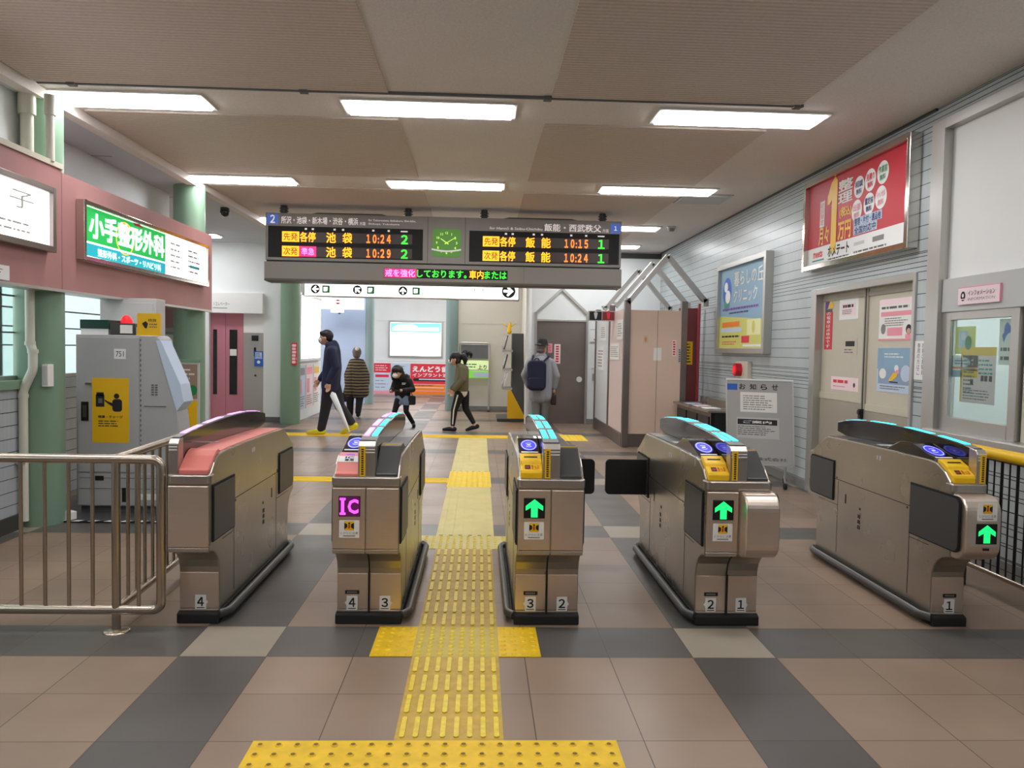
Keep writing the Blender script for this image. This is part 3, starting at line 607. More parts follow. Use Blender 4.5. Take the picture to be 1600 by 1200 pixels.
def ticket_gate(label, x0, x1, left=None, right=None, finx=None, finw=.085, leds=(), ind=None, nums=(), wins=(), pod=None, bump=()):
    t = thing('ticket_gate', ((x0+x1)/2, GY+.9, 0), label, 'ticket gate', 'automatic ticket gates in a row across the concourse')
    full = x1-x0 > .3; xc = (x0+x1)/2
    b = MB().prism(PX(x0), FRONT+[(0, .79)]+TOP+[(1.79, .72)]+REAR, 0, x1-x0, M['steel']); b.build('body', t, .006)
    # plinth and lane-side bumper rails
    MB().prism(PX(x0-.004), [(.125, 0), (.125, .05), (.15, .06), (1.64, .06), (1.665, .05), (1.665, 0)], 0, x1-x0+.008, M['rubber']).build('plinth', t, .006)
    for s in bump:
        x = x1 if s > 0 else x0
        q = [(x, GY+.14, .045), (x+s*.035, GY+.19, .045), (x+s*.035, GY+1.6, .045), (x, GY+1.66, .045)]
        MB().tube(q, .022, M['dark'], 10, .03).tube([(p[0]+s*.006, p[1], p[2]+.018) for p in q], .008, M['grey'], 8, .03).build('bumper_rail', t)
    # front: rim, panels, lower band, leg seam
    P = rrect(x0-.005, x1+.005, GY-.008, GY+.06, .025, 4, (1, 1, 0, 0)); F0 = Frame((0, 0, .748), (1, 0, 0), (0, 1, 0))
    MB().prism(F0, P, 0, .044, M['steelv']).build('rim', t, .006)
    halves = ((x0, xc), (xc, x1)) if full else ((x0, x1),)
    for i, (a, c) in enumerate(halves):
        MB().box(a+.004, c-.004, GY+.153, GY+.162, .072, .26, M['steelf']).box(a+.004, c-.004, GY+.153, GY+.163, .047, .069, M['steelf']).build('leg_panel', t, .002)
        if pod and (a, c) == pod: continue
        MB().box(a+.003, c-.003, GY-.008, GY+.002, .43, .738, M['steelf']).build('front_panel', t, .004)
        MB().box(a+.003, c-.003, GY-.006, GY+.05, .405, .427, M['steelv']).build('band', t, .003)
    if full:
        b = MB().box(xc-.004, xc+.004, GY+.14, GY+.158, .045, .27, M['black'])
        ys = FRONT[1:]; b.prism(PX(xc-.004), [(q-.0015, z) for q, z in ys]+[(q+.01, z+.01) for q, z in ys[::-1]], 0, .008, M['black']); b.build('seam', t)
    if pod:
        a, c = pod
        b = MB().prism(PX(a+.004), rrect(-.115, .30, .412, .744, .085, 8, (1, 0, 0, 1)), 0, c-a+.004, M['steelf']); b.build('rounded_pod', t, .01, 3)
    F = FY(0, GY-.0085, 0)
    for u, v, k in ind or ():
        if pod and pod[0] < u < pod[1]:
            Fp = FY(0, GY-.1155, 0); indicator(t, Fp, u, v, k); sticker(t, Fp, u, v+.11); MB().fbox(Fp, u-.016, u+.016, v-.085, v-.073, 0, .002, M['black']).build('sensor_eye', t)
        else: indicator(t, F, u, v, k); sticker(t, F, u, v-.115)
    Fn = FY(0, GY+.1525, 0)
    for u, ch, s, tg in nums: number(t, Fn, u, .105, ch, s, tg)
    # lane faces: flap windows, seams, grilles, locks
    for s in wins:
        x = x1 if s > 0 else x0; k = 1 if s > 0 else -1; Fx = Frame((x, GY, 0), (0, 1, 0), (0, 0, 1)); sg = 1 if s > 0 else -1
        podhere = pod and abs((pod[1] if s > 0 else pod[0])-x) < .02
        flapwin(t, x+(.008 if podhere and s > 0 else 0), s, -.07 if podhere else .045, .385, .455, .725, (1, 0, 0, 1) if podhere else (0, 0, 0, 0))
        flapwin(t, x, s, 1.37, 1.745, .455, .71, (0, 1, 1, 0))
        b = MB(); dd = lambda u0, u1, v0, v1: b.fbox(Fx, u0, u1, v0, v1, -.001, .0012, M['ink']) if sg > 0 else b.fbox(Fx, u0, u1, v0, v1, -.0012, .001, M['ink'])
        dd(.39, 1.36, .598, .602); dd(.395, .398, .1, .59); dd(1.3, 1.303, .1, .59); dd(.2, .398, .425, .428); dd(1.3, 1.6, .425, .428); b.build('panel_seams', t)
        b = MB(); m = M['black']
        for j in range(3): b.fbox(Fx, .98, .99, .33+j*.035, .355+j*.035, -.002, .002, m); b.fbox(Fx, 1.0, 1.01, .33+j*.035, .355+j*.035, -.002, .002, m)
        b.build('vent_grille', t)
        for q in ((.975, .995, .455, .47), (1.18, 1.195, .46, .52), (.42, .432, .58, .592), (1.32, 1.335, .605, .617)): MB().fbox(Fx, *q, -.002, .002, m).build('panel_lock', t)
        b = MB()
        for j in range(2): b.fbox(Fx, .74+j*.035, .76+j*.035, .81, .835, -.003, .003, M['greyl'])
        b.build('side_sensors', t)
    # decks
    def lane(spec, a, c):
        if spec == 'reader': reader(t, a, c, False)
        elif spec == 'ic': reader(t, a, c, True)
        elif spec == 'blank': blank(t, a, c)
        elif spec == 'pink': blank(t, a, c, 'pinkp', False)
    h = finw/2+.001
    if full: lane(left, x0+.012, xc-h); lane(right, xc+h, x1-.012); fin(t, xc, finw, leds)
    elif finx > xc: lane(left, x0+.012, finx-h); fin(t, finx, finw, leds, 'r')
    else: lane(right, finx+h, x1-.012); fin(t, finx, finw, leds, False)
    return t
def flap(t, x0, x1, y):
    F = Frame((0, GY+y, 0), (1, 0, 0), (0, 0, 1)); MB().prism(F, rrect(x0, x1, .462, .703, .03, 5, (1, 0, 0, 1) if x0 < x1 and (x1 > 1.1) else (0, 1, 1, 0)), -.013, .013, M['blackm']).build('flap', t, .004)
two = lambda l, r: ((l, -.021, .028), (r, .021, .028))
ticket_gate('narrow end gate with salmon pink top and violet lights beside the steel railing', -1.535, -1.33, right='pink', finx=-1.512, finw=.046, leds=(('pinkl', 0, .03),), nums=((-1.425, '4', 1, False),), wins=(1,), bump=(1,))
ticket_gate('double ticket gate showing a magenta IC panel, numbered 4 and 3', -.725, -.39, 'ic', 'blank', leds=two('pinkl', 'cyan'), ind=((-.638, .646, 'IC'),), nums=((-.645, '4', -1, True), (-.475, '3', 1, False)), wins=(-1, 1), bump=(1,))
g3 = ticket_gate('double ticket gate with green arrow, numbered 3 and 2, right of the yellow floor strip', .205, .54, 'reader', 'blank', leds=two('cyan', 'cyan'), ind=((.288, .646, 'arrow'),), nums=((.288, '3', -1, True), (.455, '2', 1, False)), wins=(-1, 1), bump=(-1,))
flap(g3, .53, .80, 1.42)
g4 = ticket_gate('double ticket gate with green arrow and rounded steel pod, numbered 2 and 1', 1.165, 1.5, 'reader', 'blank', leds=two('cyan', 'cyan'), ind=((1.252, .646, 'arrow'),), nums=((1.25, '2', -1, True), (1.412, '1', 1, False)), wins=(-1, 1), pod=(1.3325, 1.5), bump=(-1,))
flap(g4, .875, 1.175, 1.42)
ticket_gate('end gate with green arrow on its rounded front, numbered 1, beside the yellow padded fence', 2.45, 2.63, left='reader', finx=2.605, finw=.05, leds=(('cyan', 0, .034),), ind=((2.562, .56, 'arrow'),), nums=((2.55, '1', -1, True),), wins=(-1,), pod=(2.45, 2.63), bump=(-1,))

# ------------------------------------------------------------ railings and fence
def pipe_post(t, x, y, top):
    p = MB().cyl((x, y, 0), (x, y, top), .021, M['rail'], 18).build('post', t)
    MB().lathe([(0, .012), (.055, .01), (.066, .004), (.066, 0)], (x, y, 0), M['rail'], 24).build('base_flange', p)
t = thing('steel_railing', (-2.1, 4.0, 0), 'satin steel tube railing facing the camera beside the pink topped gate', 'railing')
MB().tube([(-4.2, 4.0, .865), (-1.57, 4.0, .865), (-1.57, 4.0, .11), (-4.2, 4.0, .11)], .023, M['rail'], 16, .05).build('top_and_bottom_rail', t)
for x in (-3.45, -2.62, -1.79): pipe_post(t, x, 4.0, .86)
for k in range(22):
    x = -1.905-.1155*k
    if min(abs(x+2.62), abs(x+3.45)) > .05: MB().cyl((x, 4, .11), (x, 4, .86), .0095, M['rail'], 10).build('bar', t)
MB().cyl((-1.68, 4, .11), (-1.68, 4, .86), .0095, M['rail'], 10).build('bar', t)
t = thing('steel_railing', (-1.86, 4.9, 0), 'steel tube railing running back along the far side of the pink topped gate', 'railing')
MB().tube([(-1.80, 4.04, .865), (-1.87, 5.75, .865)], .023, M['rail'], 16).tube([(-1.80, 4.04, .11), (-1.87, 5.75, .11)], .023, M['rail'], 16).build('top_and_bottom_rail', t)
for k in range(14):
    y = 4.17+k*.115; x = -1.80-.07*(y-4.04)/1.71; MB().cyl((x, y, .11), (x, y, .86), .0095, M['rail'], 10).build('bar', t)
pipe_post(t, -1.87, 5.75, .87)
t = thing('mesh_fence', (3.1, 4.3, 0), 'black wire mesh fence with yellow padded top rail beside the ticket window', 'fence')
MB().tube([(3.1, 4.92, .87), (3.1, 3.2, .87)], .02, M['rail'], 12).build('top_rail', t)
MB().tube([(3.1, 4.86, .87), (3.1, 3.3, .87)], .036, M['yellow'], 16).build('foam_padding', t)
p = MB().cyl((3.1, 4.92, 0), (3.1, 4.92, .88), .028, M['dark'], 16).build('post', t)
MB().cyl((3.1, 4.92, .655), (3.1, 4.92, .725), .031, M['yellow'], 16).build('yellow_band', p); MB().cyl((3.1, 4.92, .83), (3.1, 4.92, .9), .03, M['red'], 16).build('red_cap', p)
MB().tube([(3.1, 4.92, .15), (3.1, 3.2, .15)], .018, M['rail'], 12).build('bottom_rail', t)
b = MB()
for k in range(24): y = 4.85-k*.07; b.cyl((3.1, y, .15), (3.1, y, .85), .005 if k % 2 else .009, M['black'], 6)
for k in range(10): z = .2+k*.07; b.cyl((3.1, 4.9, z), (3.1, 3.2, z), .003, M['black'], 5)
b.build('wire_mesh', t)
# ------------------------------------------------------------ departure board
BY = 10.98
t = thing('departure_board', (-.5, BY+.2, 2.33), 'long grey departure board hanging from the ceiling, with clock and two train displays', 'departure board')
x0, x1 = -2.92, 1.92
MB().box(x0, x1, BY, BY+.38, 2.585, 3.22, M['grey2']).build('housing', t, .006)
MB().box(x0-.01, x1+.01, BY-.02, BY+.4, 2.305, 2.565, M['grey2']).box(x0-.01, x1+.01, BY-.025, BY+.4, 2.305, 2.34, mat('board_lip', (82, 78, 72), .5)).build('lower_housing', t, .006)
MB().box(x0+.01, x1-.01, BY+.02, BY+.36, 2.56, 2.59, M['black']).build('gap', t)
b = MB()
for x in (-.735, -.225): b.box(x-.004, x+.004, BY-.003, BY+.002, 2.59, 3.22, mat('board_lip', (82, 78, 72)))
b.box(-1.1, -1.094, BY-.024, BY-.018, 2.34, 2.565, M['inkg']).box(.58, .586, BY-.024, BY-.018, 2.34, 2.565, M['inkg']); b.build('panel_seams', t)
for i, x in enumerate((-2.72, -1.02, .03, 1.68)):
    b = MB().cyl((x, BY+.19, 3.2), (x, BY+.19, CZ-.002), .045, M['dark'], 16)
    for z in (3.23, 3.265, 3.3): b.cyl((x-.0, BY+.19, z), (x, BY+.19, z+.014), .062, M['dark'], 16)
    b.build('hanger', t)
for a, c in ((-2.35, -1.25), (.25, 1.35)): MB().prism(FY(0, BY+.03, -.02), [(a, 3.235), (a+.12, 3.262), (c-.12, 3.262), (c, 3.235)], -.2, 0, mat('board_lip', (82, 78, 72))).build('cable_cover', t)
F = FY(0, BY, -.02)
FWD = {ord(c): ord(c)+0xfee0 for c in '0123456789'}
def header(u, num, txt, eng, right):
    k = .002
    if not right:
        MB().quad(F, u, u+.15, 3.09, 3.225, k, G['b2']).text(F, u+.045, u+.105, 3.105, 3.21, num.translate(FWD), G['hdr'], k*2, .02).build('line_number', t)
        MB().text(F, u+.19, u+1.22, 3.1, 3.195, txt, G['hdr'], k, .012).text(F, u+1.24, u+1.32, 3.1, 3.145, '方面', G['hdr'], k).build('line_destinations', t)
        MB().text(F, u+1.36, u+2.0, 3.155, 3.185, eng[0], G['hdr'], k).text(F, u+1.36, u+1.78, 3.105, 3.135, eng[1], G['hdr'], k).build('english_text', t)
    else:
        MB().quad(F, u-.14, u, 3.075, 3.21, k, G['b2']).text(F, u-.09, u-.05, 3.09, 3.195, num.translate(FWD), G['hdr'], k*2, .02).build('line_number', t)
        MB().text(F, u-1.05, u-.27, 3.085, 3.185, txt, G['hdr'], k, .012).text(F, u-.25, u-.165, 3.085, 3.13, '方面', G['hdr'], k).build('line_destinations', t)
        MB().text(F, u-1.8, u-1.08, 3.09, 3.125, eng[0], G['hdr'], k).build('english_text', t)
header(-2.9, '2', '所沢・池袋・新木場・渋谷・横浜', ('for Tokorozawa, Ikebukuro, Shin-kiba,', 'Shibuya, Yokohama'), False)
header(1.905, '1', '飯能・西武秩父', ('for Hannō & Seibu-Chichibu',), True)
def screen(u0, u1, rows):
    s = MB().fbox(F, u0, u1, 2.645, 3.065, -.004, .004, M['blackm']).build('train_display', t, .003)
    W = u1-u0; X = lambda f: u0+f*W
    b = MB()
    for i in range(2):
        z = 2.855-.195*i; b.quad(F, X(.1), X(.93), z+.0, z+.135, .0045, G['blank'])
    for f in (.235, .28, .42, .475, .67, .77): b.quad(F, X(f), X(f)+.03, 3.02, 3.045, .005, G['hdr'])
    b.quad(F, X(.855), X(.9), 3.02, 3.038, .005, G['hdr']); b.build('row_strip', s)
    for i, (a, kind, dest, tm, trk) in enumerate(rows):
        z = 2.855-.195*i
        MB().quad(F, X(.09), X(.2), z, z+.14, .006, G['amber']).text(F, X(.1), X(.19), z+.02, z+.12, a, mat('led_off', (150, 84, 10)), .0075, .01).build('status_tag', s)
        b = MB()
        if kind == '準急': b.quad(F, X(.203), X(.31), z, z+.14, .006, G['pred']).text(F, X(.215), X(.298), z+.02, z+.12, kind, G['pinkl'], .0075, .005)
        else: b.text(F, X(.205), X(.305), z+.005, z+.135, kind, G['amber'], .006, .02)
        b.build('service_type', s); b = MB()
        for k, c in enumerate(dest): b.text(F, X(.375+.105*k), X(.435+.105*k), z+.0, z+.135, c, G['amber'], .006, .02)
        b.build('destination', s)
        MB().text(F, X(.635), X(.79), z+.01, z+.12, tm.translate(FWD), G['orange'], .006, .03).build('departure_time', s)
        MB().text(F, X(.86), X(.9), z+.005, z+.125, trk.translate(FWD), G['ggreen'], .006, .03, True).build('track_number', s)
screen(-2.885, -.8, (('先発', '各停', '池袋', '10:24', '2'), ('次発', '準急', '池袋', '10:29', '2')))
screen(-.17, 1.89, (('先発', '各停', '飯能', '10:15', '1'), ('次発', '各停', '飯能', '10:24', '1')))
ck = MB().prism(F, rrect(-.67, -.285, 2.7, 3.08, .05), -.004, .006, G['clock']).build('clock', t)
b = MB()
for k in range(12):
    a = PI/2-k*PI/6; b.text(F, -.4775+.135*math.cos(a)-.018, -.4775+.135*math.cos(a)+.018, 2.89+.135*math.sin(a)-.018, 2.89+.135*math.sin(a)+.018, str(k or 12), G['clockm'], .008, .02, True)
b.build('numerals', ck)
def hand(ang, l, w_):
    a = PI/2-ang; d = Vector((math.cos(a), math.sin(a))); q = Vector((-d.y, d.x))*w_; c = Vector((-.4775, 2.89)); e = c+d*l; s = c-d*.03
    MB().poly(F, [tuple(s+q), tuple(s-q), tuple(e-q*.6), tuple(e+q*.6)], .01, G['clockm']).build('hand', ck)
hand(math.radians(305), .1, .007); hand(math.radians(58), .14, .006)
MB().prism(F, [(-.68+.4*k/10, 2.79-.025*math.sin(PI*k/10)) for k in range(11)]+[(-.28-.4*k/10, 2.812-.025*math.sin(PI*(10-k)/10)) for k in range(11)], .01, .016, M['white']).build('paper_band', ck)
FT = FY(0, BY-.02, -.02)
s = MB().fbox(FT, -1.32, .36, 2.4, 2.53, -.002, .004, M['blackm']).build('news_ticker', t)
b = MB().quad(FT, -1.315, -.88, 2.405, 2.525, .005, G['pred']).text(FT, -1.3, -.9, 2.415, 2.515, '戒を強化', G['pinkl'], .006, .01)
b.text(FT, -.87, -.2, 2.415, 2.515, 'しております。', G['ggreen'], .006, .02).text(FT, -.16, .03, 2.41, 2.52, '車内', G['amber'], .006, .02).text(FT, .045, .345, 2.415, 2.515, 'または', G['ggreen'], .006, .02)
b.build('lettering', s)

# ------------------------------------------------------------ hanging signs further in
def arrow(b, F, u, v, r, ang, m, d=.004):
    c, s = math.cos(ang), math.sin(ang); P = [(-.25, -1), (.25, -1), (.25, .05), (.75, -.4), (1.0, -.1), (0, .95), (-1.0, -.1), (-.75, -.4), (-.25, .05)]
    return b.poly(F, [(u+r*(x*c-y*s), v+r*(x*s+y*c)) for x, y in P], d, m)
Y = 15.3
t = thing('wayfinding_sign', (-1.3, Y, 2.38), 'long white lit exit sign with round arrows hanging beneath the departure board', 'sign')
MB().box(-3.36, .74, Y, Y+.2, 2.36, 2.86, M['alu']).build('housing', t, .01); p = MB().box(-3.33, .71, Y-.01, Y+.02, 2.385, 2.84, M['box']).build('lit_panel', t)
F = FY(-3.33, Y-.01, 2.385); b = MB(); K = M['ink']
def icon(u, v, r, ang):
    b.disc(F, u, v, r, r, .002, K); arrow(b, F, u, v, r*.75, ang, M['box'])
icon(.2, .12, .085, PI/2); icon(.99, .12, .085, PI/4); icon(1.85, .12, .085, 0); icon(3.86, .155, .13, -PI/2)
for u in (.4, 1.24, 2.1):
    b.quad(F, u-.07, u+.07, .05, .19, .002, M['greenp']); b.quad(F, u-.045, u+.03, .08, .16, .003, M['box']); b.quad(F, u+.0, u+.05, .06, .11, .003, M['greenp'])
b.text(F, .85, 1.0, .3, .37, '北口', M['inkg'], .002).text(F, 1.1, 1.2, .3, .37, '出', M['inkg'], .002).text(F, 2.95, 3.5, .14, .2, 'トイレ', M['greyl'], .002)
b.build('pictograms', p)
t = thing('hanging_sign', (-3.4, 19.4, 2.3), 'small white hanging sign in front of the blue glass screen', 'sign')
MB().box(-3.95, -2.82, 19.4, 19.5, 2.32, 2.66, M['boxs']).build('panel', t); b = MB(); F = FY(-3.95, 19.4, 2.32)
b.disc(F, .52, .17, .06, .06, .003, mat('maroon', (120, 40, 40))).quad(F, .44, .6, .155, .185, .004, M['boxs']); b.build('no_entry_mark', t)
MB().box(-3.6, -3.3, 19.42, 19.48, 2.24, 2.32, M['boxs']).cyl((-3.4, 19.45, 2.2), (-3.4, 19.45, 2.24), .03, M['dark'], 12).build('lower_lamp', t)
MB().cyl((-3.8, 19.45, 2.66), (-3.8, 19.45, CZ-.07), .012, M['alu'], 8).cyl((-3.0, 19.45, 2.66), (-3.0, 19.45, CZ), .012, M['alu'], 8).build('hanger_rods', t)

def framed(name, label, cat, F, wd, ht, fw_, fm, face, depth=.06, group=None):   # a framed panel hung on a wall; returns (thing, print face mesh builder)
    t = thing(name, F(wd/2, 0, depth/2), label, cat, group)
    b = MB()
    b.fbox(F, 0, fw_, 0, ht, 0, depth, fm).fbox(F, wd-fw_, wd, 0, ht, 0, depth, fm).fbox(F, fw_, wd-fw_, 0, fw_, 0, depth, fm).fbox(F, fw_, wd-fw_, ht-fw_, ht, 0, depth, fm)
    b.build('frame', t, .004)
    MB().fbox(F, fw_*.8, wd-fw_*.8, fw_*.8, ht-fw_*.8, .002, depth*.55, face).build('panel', t)
    return t, depth*.55
# red billboard over the office door
F = FR(8.4, 2.315); t, d = framed('billboard', 'large red framed billboard with a yellow numeral 1, above the office door', 'billboard', F, 2.1, .92, .05, M['chrome'], M['red'], .1)
b = MB(); e = d+.002; w_, h = 2.1, .92
b.quad(F, .05, 2.05, .05, .225, e, M['white'])
one = [(.60, .14), (.72, .14), (.72, .83), (.66, .87), (.58, .82), (.5, .7), (.5, .62), (.56, .62), (.60, .66)]
b.poly(F, [(u, v) for u, v in one], e+.002, M['yel1'])
b.quad(F, .33, .44, .42, .68, e, M['white']).text(F, .345, .425, .44, .66, '初\n回\n限\n定', M['redb'], e+.001)
b.text(F, .32, .55, .24, .41, '月々', M['yel1'], e, .02).text(F, .76, 1.02, .24, .4, '万円', M['yel1'], e, .03).text(F, .78, 1.02, .44, .54, '(税込)', M['yel1'], e, .03)
b.text(F, .74, 1.03, .58, .8, '整\n理', M['white'], e, .02)
for i, (u, v, c, s) in enumerate(((1.16, .67, M['navy'], '相談'), (1.37, .69, M['redb'], '見積り'), (1.59, .71, M['greenp'], '作業前'), (1.13, .46, M['pink'], '出張'), (1.36, .48, M['navy'], '鑑定前'), (1.57, .5, M['pink'], 'キャンセル'))):
    b.disc(F, u, v, .1, .1, e, M['white']); b.text(F, u-.075, u+.075, v+.0, v+.06, s, c, e+.001, .02).text(F, u-.05, u+.05, v-.065, v-.015, '無料', c, e+.001, .02)
for v0, s, u1 in ((.32, '整理・片付・遺品他', 1.6), (.24, '全国対応中', 1.52)): b.quad(F, 1.08, u1, v0-.004, v0+.074, e+.0005, M['lav']); b.text(F, 1.1, u1-.02, v0+.002, v0+.068, s, M['navy'], e+.001, .02)
b.text(F, .2, .42, .12, .19, 'meets', M['redb'], e+.001, .03).text(F, .55, 1.0, .1, .2, 'ホメテート', M['ink'], e+.001, .03)
b.quad(F, .18, .46, .085, .1, e+.001, M['teal']); b.lines(F, .55, 1.05, .06, .09, 1, M['ink'], e+.001); b.lines(F, 1.1, 1.9, .06, .1, 1, M['inkg'], e+.001); b.quad(F, 1.1, 1.3, .14, .17, e+.001, M['greyl']).quad(F, 1.45, 1.65, .13, .175, e+.001, M['grey'])
b.build('lettering', t)
# blue clinic poster
F = FR(11.45, 1.44); w_, h = 1.98, 1.24; t, d = framed('framed_poster', 'framed blue and yellow clinic poster on the grey tiled wall', 'poster', F, w_, h, .07, M['alu'], M['blue'], .1)
e = d+.002; b = MB()
b.poly(F, [(.07, .07), (w_-.07, .07), (w_-.07, .42), (1.1, .47), (.07, .52)], e, M['olivp'])
b.disc(F, .38, .85, .19, .2, e, M['blue2']).disc(F, .38, .68, .13, .1, e+.0003, mat('sea_green', (70, 140, 130))).disc(F, .33, .92, .08, .07, e+.001, M['white']).disc(F, .42, .78, .11, .09, e+.001, M['white'])
b.text(F, .68, 1.8, .9, 1.1, '暮らしの丘', M['paper'], e+.001, .01).text(F, .68, 1.6, .68, .86, 'クリニック', M['paper'], e+.001, .01)
b.lines(F, .2, 1.8, .58, .63, 1, M['purple'], e+.001, .6); b.lines(F, .5, 1.5, .53, .57, 1, M['navy'], e+.001, .5)
b.quad(F, .2, .95, .36, .43, e+.001, M['orange']).quad(F, .15, 1.05, .29, .345, e+.001, M['lav']).quad(F, 1.25, 1.75, .24, .44, e+.001, mat('pale_lime', (228, 226, 170)))
b.disc(F, 1.5, .34, .06, .08, e+.002, M['olivp']); b.lines(F, .2, 1.0, .2, .26, 1, M['ink'], e+.001); b.lines(F, .2, 1.0, .11, .17, 2, M['redb'], e+.001); b.quad(F, 1.05, 1.35, .14, .23, e+.002, M['redb']).quad(F, 1.1, 1.85, .09, .12, e+.001, M['white'])
b.build('artwork', t)
# alarm button, notice board, bins under the poster
t = thing('alarm_button', (3.48, 10.35, 1.1), 'cream call box with glowing red button on the wall beneath the clinic poster', 'alarm button')
F = FR(10.6, 1.11); MB().fbox(F, 0, .48, 0, .23, 0, .06, M['cream']).build('box', t, .008)
MB().cyl(F(.2, .115, .06), F(.2, .115, .14), .085, M['red'], 24).build('push_button', t); MB().cyl(F(.2, .115, .138), F(.2, .115, .15), .05, G['redl'], 20).build('lamp', t)
c0, c1 = Vector((2.775, 8.72, .3)), Vector((3.42, 8.48, .22)); ux = (c1-c0); ux.z = 0
t = thing('notice_board_stand', (3.1, 8.6, 0), 'grey wheeled notice board headed with four black characters, beside the bins', 'notice board')
F = Frame((c0.x, c0.y, .23), ux, (.0, .12, 1)); wd = ux.length; h = .92
MB().fbox(F, 0, wd, 0, h, -.012, .0, mat('board_face_grey', (168, 168, 166), .5)).build('board', t)
MB().fbox(F, -.012, wd+.012, h, h+.018, -.02, .01, M['white']).fbox(F, -.015, 0, 0, h, -.02, .008, M['alu']).fbox(F, wd, wd+.015, 0, h, -.02, .008, M['alu']).fbox(F, 0, wd, -.015, 0, -.02, .008, M['alu']).build('frame', t)
b = MB()
for k, c in enumerate('お知らせ'): b.text(F, .13+k*.115, .195+k*.115, h-.1, h-.04, c, M['ink'], .002, .02)
b.quad(F, .0, .11, h-.11, h-.04, .0015, M['blue2']); b.text(F, .3, wd-.06, .04, .075, '株式会社', M['inkg'], .002, .01); b.build('heading', t)
p = MB().fbox(F, .14, wd-.16, h-.35, h-.13, 0, .002, M['paper']).build('notice_sheet', t); MB().lines(F, .17, wd-.2, h-.33, h-.16, 7, M['grey'], .003).build('small_print', p)
p = MB().fbox(F, .1, wd-.14, .28, h-.41, 0, .002, M['greyl']).build('notice_sheet', t); b = MB().quad(F, .11, wd-.16, .43, .49, .003, M['ink']); b.text(F, .17, wd-.22, .445, .475, 'ご案内', M['white'], .004, .02).lines(F, .11, wd-.16, .31, .42, 5, M['inkg'], .003); b.build('small_print', p)
L = MB()
for u in (.12, wd-.08):
    a = F(u, 0, -.01); q = F.n; L.cyl(a, (a.x, a.y, .07), .013, M['alu'], 10).cyl((a.x-q.x*.2, a.y-q.y*.2, .07), (a.x+q.x*.22, a.y+q.y*.22, .07), .013, M['alu'], 10)
L.build('leg_frame', t)
for u in (.12, wd-.08):
    a = F(u, 0, -.01); q = F.n
    for s in (-.2, .22): c = (a.x+q.x*s, a.y+q.y*s, .033); MB().cyl((c[0]-.012, c[1], c[2]), (c[0]+.012, c[1], c[2]), .033, M['rubber'], 18).build('caster', t)
t = thing('bin_counter', (3.2, 11.2, 0), 'dark steel litter bin counter along the wall behind the notice board', 'litter bin')
MB().box(2.95, 3.48, 10.0, 11.75, .02, .68, M['darkg']).build('cabinet', t, .008); MB().box(2.9, 3.49, 9.96, 11.78, .68, .71, M['steel']).box(3.3, 3.49, 9.96, 11.78, .71, .8, M['steel']).build('top', t, .005)
for k in range(3):
    y = 10.08+k*.56; d_ = MB().box(2.938, 2.952, y, y+.5, .06, .62, M['black']).build('door', t, .004); MB().box(2.932, 2.94, y+.2, y+.3, .35, .5, M['grey']).build('handle', d_)
for k, m in enumerate(('paper', 'lpink', 'lav')): tag(MB().fbox(Frame((2.95, 10.2+k*.45, .712), (1, .15, 0), (0, 1, 0)), 0, .2, 0, .28, 0, .006, M[m]).build('leaflet'), ('white leaflet lying on the near end of the bin counter', 'pale pink leaflet lying on the middle of the bin counter', 'pale blue leaflet lying farthest along the bin counter')[k], 'leaflet', 'leaflets on the bin counter')

# ------------------------------------------------------------ notices on the door, wall and window
def sheet(name, label, cat, F, wd, ht, m, th=.003, group=None):
    t = thing(name, F(wd/2, 0, 0), label, cat, group); MB().fbox(F, 0, wd, 0, ht, -.0005, th, m).build('sheet', t); return t
XD = 3.56
def FD(y, z): return FR(y, z, XD)
F = FD(7.8, 1.79); t = sheet('notice', 'white printed notice high on the left leaf of the office door', 'notice', F, .4, .2, M['white']); b = MB().quad(F, .05, .35, .04, .16, .0035, M['lpink']); b.lines(F, .08, .32, .11, .15, 1, M['ink'], .0045, .7).lines(F, .07, .33, .05, .1, 3, M['inkg'], .0045); b.build('print', t)
F = FD(7.7, 1.45); t = sheet('notice', 'small cream notice with one dark line in the middle of the left door leaf', 'notice', F, .3, .16, M['cream']); MB().quad(F, .06, .25, .08, .13, .004, M['ink']).lines(F, .04, .27, .01, .06, 2, M['inkg'], .004).build('print', t)
F = FD(7.93, 1.1); t = sheet('notice', 'pale pink strip notice at the foot of the left door leaf', 'notice', F, .58, .13, M['lpink']); MB().lines(F, .05, .45, .06, .11, 1, M['redb'], .004, .6).lines(F, .05, .4, .02, .05, 1, M['pink'], .004).disc(F, .5, .06, .022, .022, .004, M['dark']).build('print', t)
F = FD(8.12, 1.5); t = sheet('banner', 'narrow red vertical banner hung at the left edge of the office door', 'banner', F, .17, .38, M['redb'], .004)
b = MB()
for k in range(9): b.text(F, .04, .13, .345-k*.041, .378-k*.041, 'の電車は点検中です'[k], M['white'], .005, .01)
b.build('lettering', t); b = MB().poly(F, [(0, .5), (.13, .53), (.06, .42), (0, .4)], .004, M['purple']).poly(F, [(.13, .53), (.2, .42), (.06, .42)], .004, M['yellow']).quad(F, 0, .16, .38, .41, .004, M['inkg']); b.build('striped_corner', t)
F = FD(7.0, 1.58); w_, h = .58, .36; t = sheet('poster', 'pink and white poster with a cartoon face, upper one on the right door leaf', 'poster', F, w_, h, M['paper'])
b = MB().quad(F, 0, w_, h-.05, h, .004, M['lpink']).quad(F, .03, w_-.04, h-.15, h-.11, .004, M['pink']).quad(F, .15, w_-.18, .04, .11, .004, M['pink']); b.lines(F, .04, w_-.05, h-.1, h-.05, 1, M['inkg'], .0045).lines(F, .1, w_-.1, .12, .2, 4, M['grey'], .0045)
